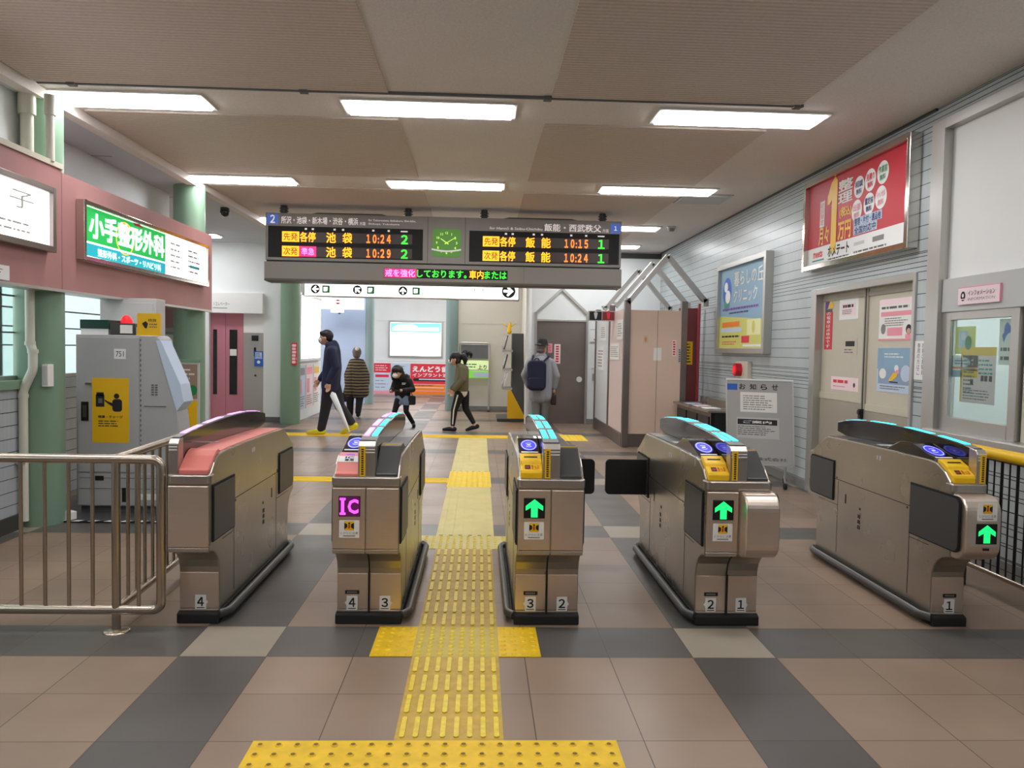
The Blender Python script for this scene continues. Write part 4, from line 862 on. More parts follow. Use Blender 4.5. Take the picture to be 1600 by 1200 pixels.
b.disc(F, .08, .1, .04, .045, .0045, M['grey']).disc(F, w_-.08, .09, .045, .042, .005, M['ink']).disc(F, w_-.08, .075, .03, .025, .0055, M['skin']).quad(F, w_-.13, w_-.03, .01, .05, .005, M['pink']).quad(F, 0, w_, 0, .015, .0045, M['pink']); b.build('print', t)
F = FD(7.0, 1.13); h = .385; t = sheet('poster', 'pale blue poster with a yellow figure, lower one on the right door leaf', 'poster', F, w_, h, M['lav'])
b = MB().quad(F, 0, w_, .2, h, .004, M['blue']).quad(F, .02, w_-.02, .07, .2, .0042, mat('steel_blue_print', (140, 160, 190))); b.disc(F, .1, .16, .06, .045, .005, M['paper']).disc(F, .48, .17, .08, .07, .005, M['lav']).poly(F, [(.2, .1), (.28, .17), (.36, .18), (.34, .14), (.26, .1)], .0055, M['yellow']).disc(F, .33, .21, .035, .03, .0055, M['paper']).disc(F, .35, .18, .03, .018, .006, M['pink'])
b.lines(F, .12, .45, h-.09, h-.04, 2, M['paper'], .005).lines(F, .06, .5, .02, .06, 2, M['grey'], .005).quad(F, .22, .36, .085, .095, .0057, M['ink']); b.build('print', t)
F = FR(6.285, 1.26, 3.497); t = sheet('vertical_notice', 'white vertical notice on the tile strip between the office door and the window', 'notice', F, .175, .31, M['white'])
b = MB()
for j, s in enumerate(('お客さま駅員', '御用の方はこ')):
    for k, c in enumerate(s): b.text(F, .105-.065*j, .145-.065*j, .255-k*.043, .292-k*.043, c, M['inkg'], .004)
b.build('lettering', t)
F = FR(5.7, 1.825, 3.488); t = sheet('counter_sign', 'pink edged white sign on the grey band above the ticket window', 'sign', F, .47, .125, M['pink'], .012)
MB().quad(F, 0, .465, 0, .118, .0125, M['lpink']).disc(F, .06, .06, .028, .035, .0135, M['ink']).disc(F, .06, .065, .012, .014, .0145, M['lpink']).quad(F, .03, .09, .035, .042, .0145, M['lpink']).text(F, .12, .42, .06, .095, 'インフォメーション', M['inkg'], .0135, .01).text(F, .12, .42, .025, .045, 'INFORMATION', M['grey'], .0135).build('lettering', t)
# posters inside the ticket window
XW = 3.53
def FW(y, z): return FR(y, z, XW)
def behind(name, label, y, z, wd, ht, m):
    F = FR(y, z, XW); t = thing(name, F(wd/2, 0, 0), label, 'poster'); MB().fbox(F, 0, wd, 0, ht, -.004, -.002, m).build('sheet', t); return t, F
t, F = behind('window_poster', 'yellow and white poster inside the ticket window, under the map', 5.72, 1.12, .4, .4, M['lpink']); b = MB().quad(F, 0, .4, .34, .4, -.0015, M['yellow']).quad(F, 0, .02, 0, .34, -.0015, M['yellow']); b.lines(F, .04, .18, .06, .32, 9, M['grey'], -.001).lines(F, .21, .38, .2, .32, 4, M['teal'], -.001)
for u in (.12, .24, .28, .33): b.quad(F, u, u+.035, .13+.03*(u > .2), .17+.03*(u > .2), -.001, M['dark'])
b.lines(F, .04, .38, .02, .1, 4, M['grey'], -.001); b.build('print', t)
t, F = behind('window_poster', 'lime green leaflet poster at the top left inside the ticket window', 5.8, 1.47, .24, .2, M['olivp']); MB().quad(F, .04, .15, .05, .17, -.0015, M['lav']).disc(F, .16, .08, .04, .05, -.001, M['greenp']).disc(F, .1, .13, .03, .03, -.001, M['paper']).build('print', t)
t, F = behind('window_poster', 'white poster with a coloured band inside the ticket window, under the lime leaflet', 5.82, 1.3, .3, .16, M['paper']); MB().disc(F, .11, .11, .1, .035, -.0015, M['lav']).quad(F, 0, .3, .06, .075, -.0015, M['orange']).quad(F, 0, .1, .0, .05, -.0015, M['blue']).quad(F, .1, .3, 0, .05, -.0015, M['yellow']).lines(F, .03, .2, .09, .13, 2, M['inkg'], -.001).build('print', t)
t, F = behind('window_map', 'small white map with a blue region at the top right of the ticket window', 5.3, 1.4, .15, .31, M['paper']); MB().poly(F, [(.03, .2), (.05, .22), (.05, .26), (.08, .29), (.1, .27), (.13, .25), (.12, .22), (.09, .21), (.07, .19), (.05, .15), (.04, .17)], -.0015, M['blue2']).lines(F, .02, .14, .09, .12, 1, M['dark'], -.001, .8).lines(F, .02, .14, .03, .06, 1, M['dark'], -.001, .8).build('print', t)

# ------------------------------------------------------------ light boxes on the pink fascia
F = FL(6.57, 2.1, -3.25); t, d = framed('light_box_sign', 'lit green and white clinic light box on the pink fascia', 'light box', F, 2.95, .48, .035, M['chrome'], M['boxs'], .07)
e = d+.002; b = MB().quad(F, .06, 1.72, .16, .44, e, G['gsign']).quad(F, .06, 1.72, .035, .145, e, G['tsign']).quad(F, .06, 1.72, .145, .16, e+.001, M['boxs'])
b.ring(F, .8, .27, .17, .185, e+.0005, G['amber'], asp=.8); b.text(F, .14, 1.68, .2, .4, '小手整形外科', G['wsign'], e+.002, .035).text(F, .28, 1.6, .055, .12, '整形外科・スポーツ・リハビリ科', G['wsign'], e+.002, .01)
b.poly(F, [(.95, .44), (1.1, .445), (1.2, .42), (1.0, .42)], e+.003, M['redb']); b.lines(F, 1.85, 2.2, .1, .4, 5, M['greyl'], e+.002, .3).lines(F, 2.35, 2.75, .1, .38, 5, M['grey'], e+.002, .3).quad(F, 2.4, 2.7, .17, .2, e+.003, M['teal']); b.build('lettering', t)
F = FL(3.2, 2.1, -3.25); t, d = framed('light_box_sign', 'lit white light box cut by the left edge of the view', 'light box', F, 2.95, .48, .045, M['darksteel'], M['box'], .07)
b = MB(); b.text(F, 2.4, 2.7, .26, .38, '子', M['greyl'], d+.002).lines(F, 1.8, 2.8, .08, .18, 2, M['greyl'], d+.002, .3); b.build('lettering', t)
F = FL(5.2, 1.85, -3.25); t = sheet('small_sign', 'small white sign on the lower edge of the pink fascia at far left', 'sign', F, .45, .1, M['white'], .008); MB().lines(F, .05, .4, .02, .08, 3, M['inkg'], .009).build('lettering', t)

# ------------------------------------------------------------ toilets, far posters, racks
t = thing('restroom_partition', (2.75, 13.4, 0), 'beige restroom enclosure with white side panels and steel gable frames, beside the tiled wall', 'partition')
MB().box(2.24, 3.05, 11.86, 11.92, .2, 2.06, mat('restroom_beige', (218, 192, 174), .4)).build('front_panel', t, .003); MB().box(2.65, 2.654, 11.855, 11.861, .2, 2.06, M['inkg']).build('panel_seam', t)
for y0, y1, m in ((11.95, 13.25, mat('restroom_pale_pink', (224, 204, 198), .35)), (13.28, 14.8, mat('restroom_white', (226, 230, 232), .3))): MB().box(2.16, 2.22, y0, y1, .2, 2.08, m).build('side_panel', t, .003)
MB().box(2.14, 2.23, 11.9, 14.82, 0, .2, M['darksteel']).build('side_plinth', t); MB().box(2.2, 3.06, 11.88, 11.95, 0, .2, M['darksteel']).build('front_plinth', t)
for x, y in ((2.19, 11.86), (2.19, 13.26), (2.19, 14.8), (3.055, 11.9)): MB().box(x-.045, x+.045, y-.05, y+.05, 0, 2.2, M['darksteel']).build('post', t, .003)
MB().box(3.1, 3.42, 12.36, 12.42, 0, 2.13, mat('restroom_maroon', (128, 62, 66), .3)).build('entrance_panel', t, .003); MB().box(3.385, 3.42, 12.3, 12.36, 0, 2.2, mat('restroom_red', (160, 70, 78), .3)).build('entrance_jamb', t)
MB().quad(FY(3.2, 12.35, 1.25), 0, .12, 0, .36, .004, M['yellow']).lines(FY(3.2, 12.35, 1.25), .02, .1, .02, .34, 7, M['ink'], .006, .4).build('yellow_label', t)
for y, hx in ((11.86, 3.36), (12.9, 3.36), (14.1, 3.36)):
    g = MB(); P0, P1, P2 = (2.19, 2.16), ((2.19+hx)/2, 2.87), (hx, 2.2)
    for a, c in ((P0, P1), (P2, P1)):
        v = (Vector(c)-Vector(a)).normalized(); q = Vector((-v.y, v.x))*.035
        g.prism(FY(0, y, 0), [(a[0]+q.x, a[1]+q.y), (a[0]-q.x, a[1]-q.y), (c[0]-q.x, c[1]-q.y), (c[0]+q.x, c[1]+q.y)], -.05, .05, M['alu'])
    g.box(2.15, 2.23, y-.05, y+.05, 2.201, 2.23, M['alu']).box(hx-.04, hx+.04, y-.05, y+.05, 2.13, 2.24, M['alu']); g.build('gable_frame', t)
F = FY(0, 11.858, 0)
for nm, lb, u, v, wd, ht, m, pr in (('notice', 'blank white sheet on the beige restroom front panel', 2.6, 1.31, .12, .19, M['paper'], None), ('sticker', 'orange flame sticker on the beige restroom front panel', 2.44, 1.56, .07, .12, M['cream'], 'o'), ('vertical_label', 'red vertical label near the right edge of the beige restroom panel', 2.88, 1.38, .06, .24, M['lpink'], 'r'), ('vertical_label', 'grey vertical label lower down beside the red one on the restroom panel', 2.97, 1.28, .05, .22, M['greyl'], 'g')):
    Fs = FY(u, 11.859, v); q = sheet(nm, lb, 'notice', Fs, wd, ht, m)
    if pr == 'o': MB().disc(Fs, .035, .06, .016, .04, .004, M['orange'], 12).build('flame', q)
    if pr in ('r', 'g'): MB().lines(Fs, .01, wd-.01, .01, ht-.01, 6, M['redb'] if pr == 'r' else M['inkg'], .004, .6, 0).build('print', q)
for lb, y, z, wd, ht in (('white sheet high on the pale pink restroom side panel', 12.5, 1.62, .5, .3), ('white sheet low on the pale pink restroom side panel', 13.1, 1.3, .8, .26), ('white sheet high on the white restroom side panel', 14.2, 1.62, .6, .28), ('white sheet low on the white restroom side panel', 14.5, 1.1, .7, .4)):
    Fs = Frame((2.157, y+.0, z), (0, -1, 0), (0, 0, 1)); q = sheet('notice', lb, 'notice', Fs, wd, ht, M['paper']); MB().lines(Fs, .04, wd-.04, .04, ht-.04, 6, M['grey'], .004).build('print', q)
F = FY(1.74, 12.8, 1.92); t = thing('restroom_sign', (1.95, 12.8, 1.92), 'black and red man and woman restroom sign beside the restroom gable', 'sign')
MB().fbox(F, 0, .43, 0, .16, -.1, 0, M['alu']).build('housing', t)
for u, m, c in ((.015, M['ink'], M['greyl']), (.22, mat('maroon', (120, 40, 40)), M['redb'])):
    b = MB().quad(F, u, u+.195, .012, .148, .002, m); b.disc(F, u+.097, .148, .017, .017, .004, c, 12).poly(F, [(u+.065, .13), (u+.13, .13), (u+.12, .08), (u+.11, .03), (u+.085, .03), (u+.075, .08)], .004, c); b.build('pictogram', t)
MB().box(2.165, 2.17, 12.8, 12.9, 1.94, 2.08, M['alu']).build('bracket', t)
F = FY(2.14, 15.49, 1.6); t = sheet('wheelchair_sign', 'white wheelchair symbol sign on the wall beside the steel door', 'sign', F, .25, .25, M['white'], .01)
b = MB().quad(F, .0, .25, 0, .008, .011, M['inkg']).quad(F, 0, .25, .242, .25, .011, M['inkg']); b.ring(F, .12, .09, .045, .06, .012, M['ink'], 20, -2.6, 1.2).disc(F, .11, .2, .018, .018, .012, M['ink'], 12).quad(F, .1, .118, .1, .18, .012, M['ink']).quad(F, .1, .17, .1, .115, .012, M['ink']).poly(F, [(.155, .11), (.17, .115), (.2, .06), (.185, .055)], .012, M['ink']); b.build('symbol', t)
F = FY(2.2, 15.49, .85); t = thing('intercom', (2.3, 15.49, .85), 'small steel door switch with a black button below the wheelchair sign', 'switch'); MB().fbox(F, 0, .16, 0, .14, -.005, .012, M['alu']).fbox(F, -.02, .16, .24, .25, -.005, .006, M['alu']).build('plate', t); MB().fbox(F, .04, .12, .03, .11, .012, .02, M['black']).build('button', t)
F = FY(1.45, 15.528, 1.17); t = sheet('notice', 'red and white vertical notice on the steel door', 'notice', F, .12, .38, M['lpink']); b = MB()
for k in range(7): b.quad(F, .03, .09, .03+k*.048, .06+k*.048, .004, M['redb'])
b.build('print', t)
F = FY(1.33, 15.528, 1.38); t = sheet('notice', 'small pink notice on the steel door beside the hatted man', 'notice', F, .08, .18, M['pink']); MB().lines(F, .01, .07, .02, .16, 4, M['redb'], .004).build('print', t)
# brochure rack with yellow side
t = thing('brochure_rack', (.7, 16.2, 0), 'dark leaning brochure rack with a yellow triangular side by the white pole', 'rack')
MB().prism(Frame((.66, 0, 0), (0, 1, 0), (0, 0, 1)), [(15.75, .06), (16.75, .06), (16.75, 1.76), (16.45, 1.76)], 0, .24, M['dark']).build('body', t, .006)
MB().box(.36, .96, 15.7, 16.8, .0, .06, M['dark']).build('base', t, .005)
MB().prism(FY(0, 15.7, 0), [(.56, .065), (.93, .065), (.63, .62), (.56, .62)], -.05, 0, M['yellowp']).build('yellow_side', t)
for k in range(3): MB().box(.46, .66, 15.98, 16.7, .62+k*.38, .66+k*.38, M['alu']).box(.46, .47, 15.98, 16.7, .66+k*.38, .74+k*.38, M['alu']).build('shelf', t)
cols = ('paper', 'inkg', 'lav', 'dark', 'paper', 'lav', 'inkg', 'paper', 'dark')
for k in range(3):
    for j in range(3):
        z = .665+k*.38; y = 16.0+j*.23; c = cols[k*3+j]
        Fb = Frame((.475+.012*j, y+.0, z), (0, -1, 0), (.2, 0, 1)); Fb = Frame((.5, y+.2, z), (0, -1, 0), (.25, 0, 1))
        o = MB().fbox(Fb, 0, .2, 0, .29, 0, .025, M[c]); o.quad(Fb, .02, .18, .18, .26, .026, M['navy'] if c == 'paper' else M['paper']).lines(Fb, .02, .18, .03, .15, 3, M['grey'], .026)
        tag(o.build('brochure'), '%s brochure in the %s rack row, %s' % ({'paper': 'white', 'inkg': 'grey', 'lav': 'pale blue', 'dark': 'dark'}[c], ('bottom', 'middle', 'top')[k], ('at the near end', 'in the centre', 'at the far end')[j]), 'brochure', 'brochures in the dark rack')
o = MB().sph((.6, 16.5, 1.8), (.05, .05, .06), M['yellow']).cyl((.6, 16.5, 1.82), (.62, 16.5, 1.99), .045, M['yellow'], 12, .02).cyl((.57, 16.5, 1.9), (.45, 16.5, 1.97), .016, M['yellow'], 8, .006).cyl((.63, 16.5, 1.9), (.74, 16.5, 1.97), .016, M['yellow'], 8, .006)
tag(o.build('yellow_ornament'), 'small yellow ornament standing on top of the brochure rack', 'ornament')
# mirror frame and posters beyond
t = thing('mirror_stand', (-.1, 18.3, 0), 'tube framed stand with mirror above and green posters below, behind the girl in olive', 'mirror')
MB().tube([(-.46, 18.3, 0), (-.46, 18.3, 1.56), (.22, 18.3, 1.56), (.22, 18.3, 0)], .022, M['alu'], 10, .06).build('frame', t)
MB().box(-.43, .19, 18.29, 18.31, 1.2, 1.52, mat('mirror', (230, 230, 230), .02, 1)).build('mirror_glass', t)
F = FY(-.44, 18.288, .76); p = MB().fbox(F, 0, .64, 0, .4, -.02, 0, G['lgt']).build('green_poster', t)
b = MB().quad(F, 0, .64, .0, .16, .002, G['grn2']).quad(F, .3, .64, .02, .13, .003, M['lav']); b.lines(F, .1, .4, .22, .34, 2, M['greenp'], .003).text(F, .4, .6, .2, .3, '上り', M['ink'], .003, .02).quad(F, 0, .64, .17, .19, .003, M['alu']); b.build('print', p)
for x in (-.46, .22): MB().box(x-.03, x+.03, 18.1, 18.48, 0, .03, M['dark']).build('foot', t)
F = FY(-2.74, 23.998, 1.12); t, d = framed('light_box_sign', 'lit white poster box with a turquoise top on the far end wall', 'light box', F, 1.64, 1.1, .06, M['alu'], M['box'], .06)
b = MB().quad(F, .07, 1.57, .78, 1.03, d+.002, G['teal']); b.poly(F, [(.12, .8), (1.52, .8), (1.5, .92), (.9, .9), (.75, .99), (.3, .98), (.14, .9)], d+.003, M['box']).quad(F, .07, 1.57, .765, .78, d+.003, M['teal']); b.ring(F, .5, .16, .0, .0, d, M['box']).quad(F, .1, .95, .17, .178, d+.003, M['greyl']); b.build('print', t)
F = FY(-3.16, 23.985, .02); t = sheet('poster', 'red and white poster left of the girl in black on the far end wall', 'poster', F, .5, .92, M['lav'], .01); b = MB().quad(F, 0, .5, .64, .92, .011, M['redb']).quad(F, 0, .5, 0, .1, .011, M['pink']).quad(F, .05, .45, .5, .58, .011, M['redb']); b.lines(F, .05, .45, .68, .88, 3, M['paper'], .012, .3).lines(F, .05, .45, .15, .45, 3, M['grey'], .012, .2); b.build('print', t)
F = FY(-2.64, 23.985, .02); t = sheet('poster', 'white poster with a red foot behind the girl in black', 'poster', F, .56, .92, M['lav'], .01); b = MB().quad(F, 0, .56, .5, .58, .011, M['redb']).quad(F, 0, .56, 0, .1, .011, M['pink']).quad(F, .3, .5, .2, .4, .011, M['orange']); b.lines(F, .1, .5, .62, .88, 3, M['grey'], .012, .2); b.build('print', t)
F = FY(-2.06, 23.985, .02); t = sheet('poster', 'large red dental poster with white lettering on the far end wall', 'poster', F, 1.5, .92, M['redb'], .01)
b = MB().quad(F, 0, 1.5, 0, .3, .011, M['orange']); b.text(F, .06, 1.35, .68, .85, 'えんどう歯科', M['white'], .012, .04).text(F, .06, 1.25, .53, .64, 'インプラント治療', M['white'], .012, .02)
b.prism(F, rrect(.08, 1.3, .4, .49, .04), .011, .012, M['ink']); b.quad(F, .25, 1.1, .44, .475, .013, M['lav']).quad(F, .02, 1.48, .3, .32, .012, M['pink']).quad(F, .02, 1.0, .2, .22, .012, M['lpink']).quad(F, .02, 1.48, .1, .12, .012, M['pink']); b.lines(F, .1, .9, .25, .29, 1, M['ink'], .012); b.build('lettering', t)
# lit map and posters on the wall beside the far column
F = FL(15.12, 1.13, -3.42); t, d = framed('light_box_sign', 'tall lit white map box beside the far green column', 'light box', F, 1.95, 1.3, .05, M['alu'], M['box'], .06); b = MB(); b.lines(F, .15, 1.8, .15, 1.15, 10, mat('faint_print', (250, 246, 236), emit=1.6), d+.002, .3); b.build('print', t)
for y, wd, lb, m, c in ((15.15, .62, 'pale poster with a grey diagram under the lit map, nearest the column', 'lav', 'grey'), (15.85, .62, 'pink photo poster in the middle under the lit map', 'lpink', 'pink'), (16.55, .6, 'white poster with a yellow heading under the lit map, farthest from the column', 'paper', 'yellow')):
    F = FL(y, .2, -3.415); t = sheet('poster', lb, 'poster', F, wd, .85, M[m], .006); b = MB().quad(F, .04, wd-.04, .66, .8, .007, M[c]).quad(F, .06, wd*.5, .3, .58, .007, M['pink']); b.lines(F, .05, wd-.05, .05, .26, 5, M['inkg'], .008); b.build('print', t)
F = FY(-3.5, 14.565, 1.05); t = thing('vertical_label', (-3.46, 14.57, 1.0), 'red and white vertical label on the far green column', 'label'); MB().fbox(FY(-3.4, 14.578, 1.08), 0, .1, 0, .4, -.02, .004, M['redb']).build('sheet', t); MB().lines(FY(-3.4, 14.578, 1.08), .01, .09, .02, .38, 6, M['lpink'], .005, .75, 0).build('print', t)
F = FY(-4.17, 14.95, 1.03); t = sheet('lift_notice', 'blue notice on the steel panel beside the pink lift doors', 'notice', F, .16, .28, M['blue2']); MB().quad(F, .02, .14, .16, .26, .004, M['lav']).disc(F, .08, .08, .03, .03, .004, M['white']).quad(F, .01, .15, .145, .155, .004, M['white']).lines(F, .03, .13, .17, .25, 3, M['blue2'], .005).build('print', t)
# ------------------------------------------------------------ fare machine and its corner
MG = M['mgrey']
t = thing('fare_machine', (-2.95, 7.2, 0), 'tall grey fare adjustment machine seen from its side, with a yellow poster', 'ticket machine')
prof = [(-3.36, .06), (-2.52, .06), (-2.5, .62), (-2.53, .86), (-2.67, 1.47), (-2.7, 1.5), (-3.36, 1.5)]
MB().prism(FY(0, 6.78, 0), prof, -.26, 0, MG).build('cabinet', t, .008)
MB().box(-3.34, -2.56, 6.82, 7.0, 0, .06, M['inkg']).build('base', t)
MB().prism(FY(0, 6.77, 0), [(-2.53, .87), (-2.47, .95), (-2.5, 1.1), (-2.66, 1.46), (-2.7, 1.46)], -.22, 0, M['lav']).build('console_front', t)
F = FY(0, 6.78, 0)
d = MB().fbox(F, -3.34, -2.84, .35, 1.48, 0, .012, MG).build('door', t, .004); MB().fbox(F, -3.31, -3.25, .78, .94, .012, .016, M['black']).fbox(F, -3.295, -3.265, .81, .91, .014, .02, M['dark']).build('handle', d); MB().fbox(F, -3.27, -3.22, 1.085, 1.1, .012, .03, M['chrome']).build('lock', d)
MB().fbox(F, -3.34, -2.56, .07, .34, 0, .01, MG).build('lower_panel', t, .003)
b = MB().fbox(F, -3.2, -3.13, .28, .32, .01, .013, M['black']).fbox(F, -2.98, -2.94, .1, .22, .01, .013, M['black']).fbox(F, -2.86, -2.68, .12, .17, .01, .013, M['white']); b.build('service_labels', t); b = MB()
for z in (.21, .3): b.fbox(F, -3.33, -2.57, z, z+.003, .01, .012, M['ink'])
b.build('panel_seams', t)
b = MB()
for k in range(26): b.fbox(F, -2.832, -2.825, .4+k*.042, .42+k*.042, 0, .004, M['inkg'])
b.build('hinge_strip', t); MB().fbox(F, -2.8, -2.62, .905, .91, 0, .003, M['ink']).build('panel_slot', t); b = MB()
for k in range(2):
    for j in range(5): b.fbox(F, -2.74+k*.03, -2.72+k*.03, 1.0+j*.02, 1.012+j*.02, 0, .003, M['inkg'])
b.build('vent_grille', t)
p = MB().fbox(F, -3.22, -2.92, .6, 1.14, .012, .0145, M['yellowp']).build('yellow_poster', t); e = .0155
b = MB().quad(F, -3.19, -3.12, .9, 1.0, e, M['ink']).quad(F, -3.185, -3.125, .99, 1.02, e, M['black']).quad(F, -3.17, -3.135, .93, .97, e+.0005, M['inkg'])
b.disc(F, -3.02, .99, .022, .022, e, M['ink']).prism(F, rrect(-3.055, -2.975, .86, .965, .025), e-.0004, e, M['ink']).poly(F, [(-3.05, .93), (-3.05, .9), (-3.09, .925), (-3.12, .95), (-3.115, .96), (-3.09, .945)], e, M['ink'])
b.text(F, -3.17, -2.97, .805, .828, '精算・チャージ', M['ink'], e, .02).lines(F, -3.17, -2.97, .73, .79, 3, M['ink'], e, .4); b.build('pictogram', p)
p = MB().fbox(F, -3.04, -2.945, 1.3, 1.385, .012, .0145, M['white']).build('number_label', t); MB().text(F, -3.025, -2.96, 1.32, 1.365, '751', M['ink'], .0155).build('lettering', p)
zt = 1.5
t = thing('ticket_box', (-3.23, 7.0, zt), 'dark green and white box on the left end of the fare machine', 'box'); MB().box(-3.35, -3.125, 6.85, 7.2, zt, zt+.05, M['white']).build('base', t); MB().box(-3.355, -3.12, 6.845, 7.2, zt+.05, zt+.125, mat('dark_green', (22, 66, 56), .5)).build('lid', t)
t = thing('warning_lamp', (-3.06, 7.05, zt), 'red dome warning lamp on top of the fare machine', 'lamp'); MB().cyl((-3.06, 7.05, zt), (-3.06, 7.05, zt+.1), .05, M['dark'], 20).build('base', t); MB().sph((-3.06, 7.05, zt+.1), (.05, .05, .075), G['redl'], 20, 8, True).build('dome', t)
t = thing('card_terminal', (-3.0, 6.9, zt), 'dark box with a pale screen on the fare machine beside the red lamp', 'terminal'); MB().box(-3.105, -2.9, 6.84, 6.95, zt, zt+.1, M['dark']).build('body', t, .006); MB().box(-3.02, -2.92, 6.834, 6.842, zt+.015, zt+.085, M['paper']).build('screen', t)
MB().box(-2.9, -2.86, 6.86, 6.95, zt, zt+.07, M['cream']).build('socket', t)
t = thing('yellow_sign', (-2.77, 6.83, zt), 'square yellow sign standing on the right end of the fare machine', 'sign'); F = FY(-2.865, 6.8, zt); MB().fbox(F, 0, .19, 0, .185, -.02, 0, M['yellowp']).build('panel', t)
b = MB().text(F, .09, .16, .115, .14, '精算', M['ink'], .002).poly(F, [(.04, .1), (.07, .12), (.09, .1), (.08, .06), (.065, .06)], .002, M['ink']); b.lines(F, .1, .17, .06, .105, 2, M['inkg'], .002); b.build('pictogram', t)
t = thing('grey_cabinet', (-3.2, 7.5, 0), 'pale grey cabinet standing behind the fare machine', 'cabinet'); MB().box(-3.45, -2.95, 7.4, 7.62, 0, 1.84, M['greyl']).build('body', t, .006); MB().box(-3.43, -2.97, 7.39, 7.402, .1, 1.8, M['greyl']).build('door', t, .003)
# floor plate with hazard tape under the machine
t = thing('floor_plate', (-3.1, 6.65, 0), 'dark floor plate edged with worn black and white tape beside the fare machine', 'floor plate')
MB().box(-3.46, -2.45, 6.42, 6.8, 0, .012, M['dark']).build('plate', t)
b = MB()
for k in range(16):
    m = M['white'] if k % 2 == 0 else M['ink']; a = -3.47+k*.063; b.prism(Frame((0, 0, .012), (1, 0, 0), (0, 1, 0)), [(a, 6.41), (a+.063, 6.41), (a+.09, 6.45), (a+.027, 6.45)], 0, .003, m)
b.build('tape_edge', t)
MB().prism(Frame((0, 0, .015), (1, 0, 0), (0, 1, 0)), [(-3.42, 6.5), (-3.24, 6.44), (-3.22, 6.5), (-3.36, 6.6)], 0, .06, M['paper']).build('white_wedge', t)
# pipes on the near column
t = thing('drainpipe', (-3.24, 6.42, 0), 'white drainpipe with a double bend running down the near green column', 'pipe')
x, y = -3.41, 6.2
MB().tube([(x, y, 1.86), (x, y, 1.42), (x+.02, y, 1.36), (x+.02, y, 1.22), (x-.055, y+.0, 1.06), (x-.055, y, 1.0), (x-.055, y, .06)], .033, M['pipe'], 16, .03).build('pipe', t)
b = MB()
for z, xx in ((1.42, x), (1.36, x+.02), (1.02, x-.055)): b.cyl((xx, y, z-.015), (xx, y, z+.015), .038, M['pipe'], 16)
b.build('coupling', t); MB().box(x-.08, x-.03, y-.06, y+.1, .5, .52, M['alu']).build('bracket', t)
t = thing('ceiling_pipe', (-3.3, 6.3, 2.8), 'pair of white pipes rising from the pink fascia up the near column to the ceiling', 'pipe')
for xx, r in ((-3.42, .045), (-3.25, .03)): MB().cyl((xx, 6.2, 2.79), (xx, 6.2, CZ-.1), r, M['pipe'], 16).cyl((xx, 6.2, 3.13), (xx, 6.2, CZ-.08), r*1.35, M['pipe'], 16).build('pipe', t)
tag(MB().box(-3.345, -3.3, 6.24, 6.32, 1.09, 1.26, M['paper']).box(-3.34, -3.305, 6.235, 6.24, 1.1, 1.25, M['greyl']).build('switch_box'), 'small white switch box on the side of the near green column', 'switch')
# boards beside the machine
F = FY(-3.56, 9.3, .1); t = thing('poster_board', (-3.4, 9.3, 0), 'framed board with a photo over a yellow poster before the middle green column', 'poster board')
MB().fbox(F, -.02, .34, 0, 1.14, -.03, 0, M['greyl']).fbox(F, -.02, .34, 1.12, 1.15, -.035, .01, M['green']).build('board', t)
p = MB().fbox(F, 0, .32, .7, 1.1, 0, .003, mat('photo_print', (150, 128, 112), .6)).build('photo_poster', t); b = MB(); b.lines(F, .04, .3, .76, 1.06, 6, M['lpink'], .004, .35).disc(F, .27, .8, .05, .06, .005, M['greenp']); b.build('print', p)
p = MB().fbox(F, 0, .32, 0, .68, 0, .003, M['yellow']).build('yellow_poster', t); b = MB().poly(F, [(0, .68), (.12, .68), (.06, .4), (.05, .1), (0, .0)], .004, mat('rust_print', (170, 84, 40))); b.text(F, .17, .22, .4, .6, '改\n札', M['ink'], .004).lines(F, .12, .3, .06, .2, 3, M['red'], .004); b.build('print', p)
for x in (-3.5, -3.28): MB().box(x-.02, x+.02, 9.25, 9.5, 0, .1, M['dark']).build('foot', t)
F = FY(-4.0, 9.75, 1.0); t = thing('pinned_notices', (-3.8, 9.75, 1.0), 'pale pinned notice board between the fare machine and the middle column', 'notice board'); MB().box(-4.0, -3.62, 9.76, 9.8, 0, 2.0, M['greyl']).quad(F, .0, .36, .62, .92, .004, mat('rose_panel', (170, 130, 130))).build('board', t)
p = MB().fbox(F, .05, .34, .34, .56, 0, .004, M['paper']).build('sheet', t); MB().poly(F, [(.08, .4), (.2, .5), (.3, .42), (.2, .38)], .005, M['inkg']).quad(F, .05, .34, .54, .57, .005, M['green']).build('print', p)
p = MB().fbox(F, .08, .34, .08, .3, 0, .004, M['lpink']).build('sheet', t); MB().lines(F, .1, .32, .1, .28, 4, M['redb'], .005).build('print', p)
# things seen outside and on the window ledges
tag(MB().fbox(Frame((-4.6, 4.9, 1.0), (0, 1, 0), (-.35, 0, 1)), 0, 1.2, 0, .34, 0, .05, M['lav']).build('stacked_panel'), 'pale panels leaning outside the left window', 'panel')
for k, (y, m, lb) in enumerate(((5.25, 'orange', 'orange crate outside the left window'), (5.6, 'navy', 'dark blue crate outside the left window'), (5.95, 'yellow', 'yellow crate outside the left window beside the near column'))):
    o = MB().box(-4.25, -4.0, y, y+.3, .7, 1.28-.03*k, M[m]); o.box(-4.26, -3.99, y-.01, y+.31, 1.22-.03*k, 1.28-.03*k, M['greyl']); tag(o.build('crate', bevel=.006), lb, 'crate')
tag(MB().box(-4.9, -4.7, 7.0, 7.14, 0, 1.62, mat('brown_post', (100, 70, 70))).build('brown_post'), 'dull brown post outside the window behind the fare machine', 'post')
struct(MB().box(-9, -4.06, -6, 10.2, -.02, .005, M['greyl']), 'ground_outside')
o = MB()
for k in range(9): o.cyl((-5.4, 4.0+k*.5, 0), (-5.4, 4.0+k*.5, 2.4), .012, M['inkg'], 6)
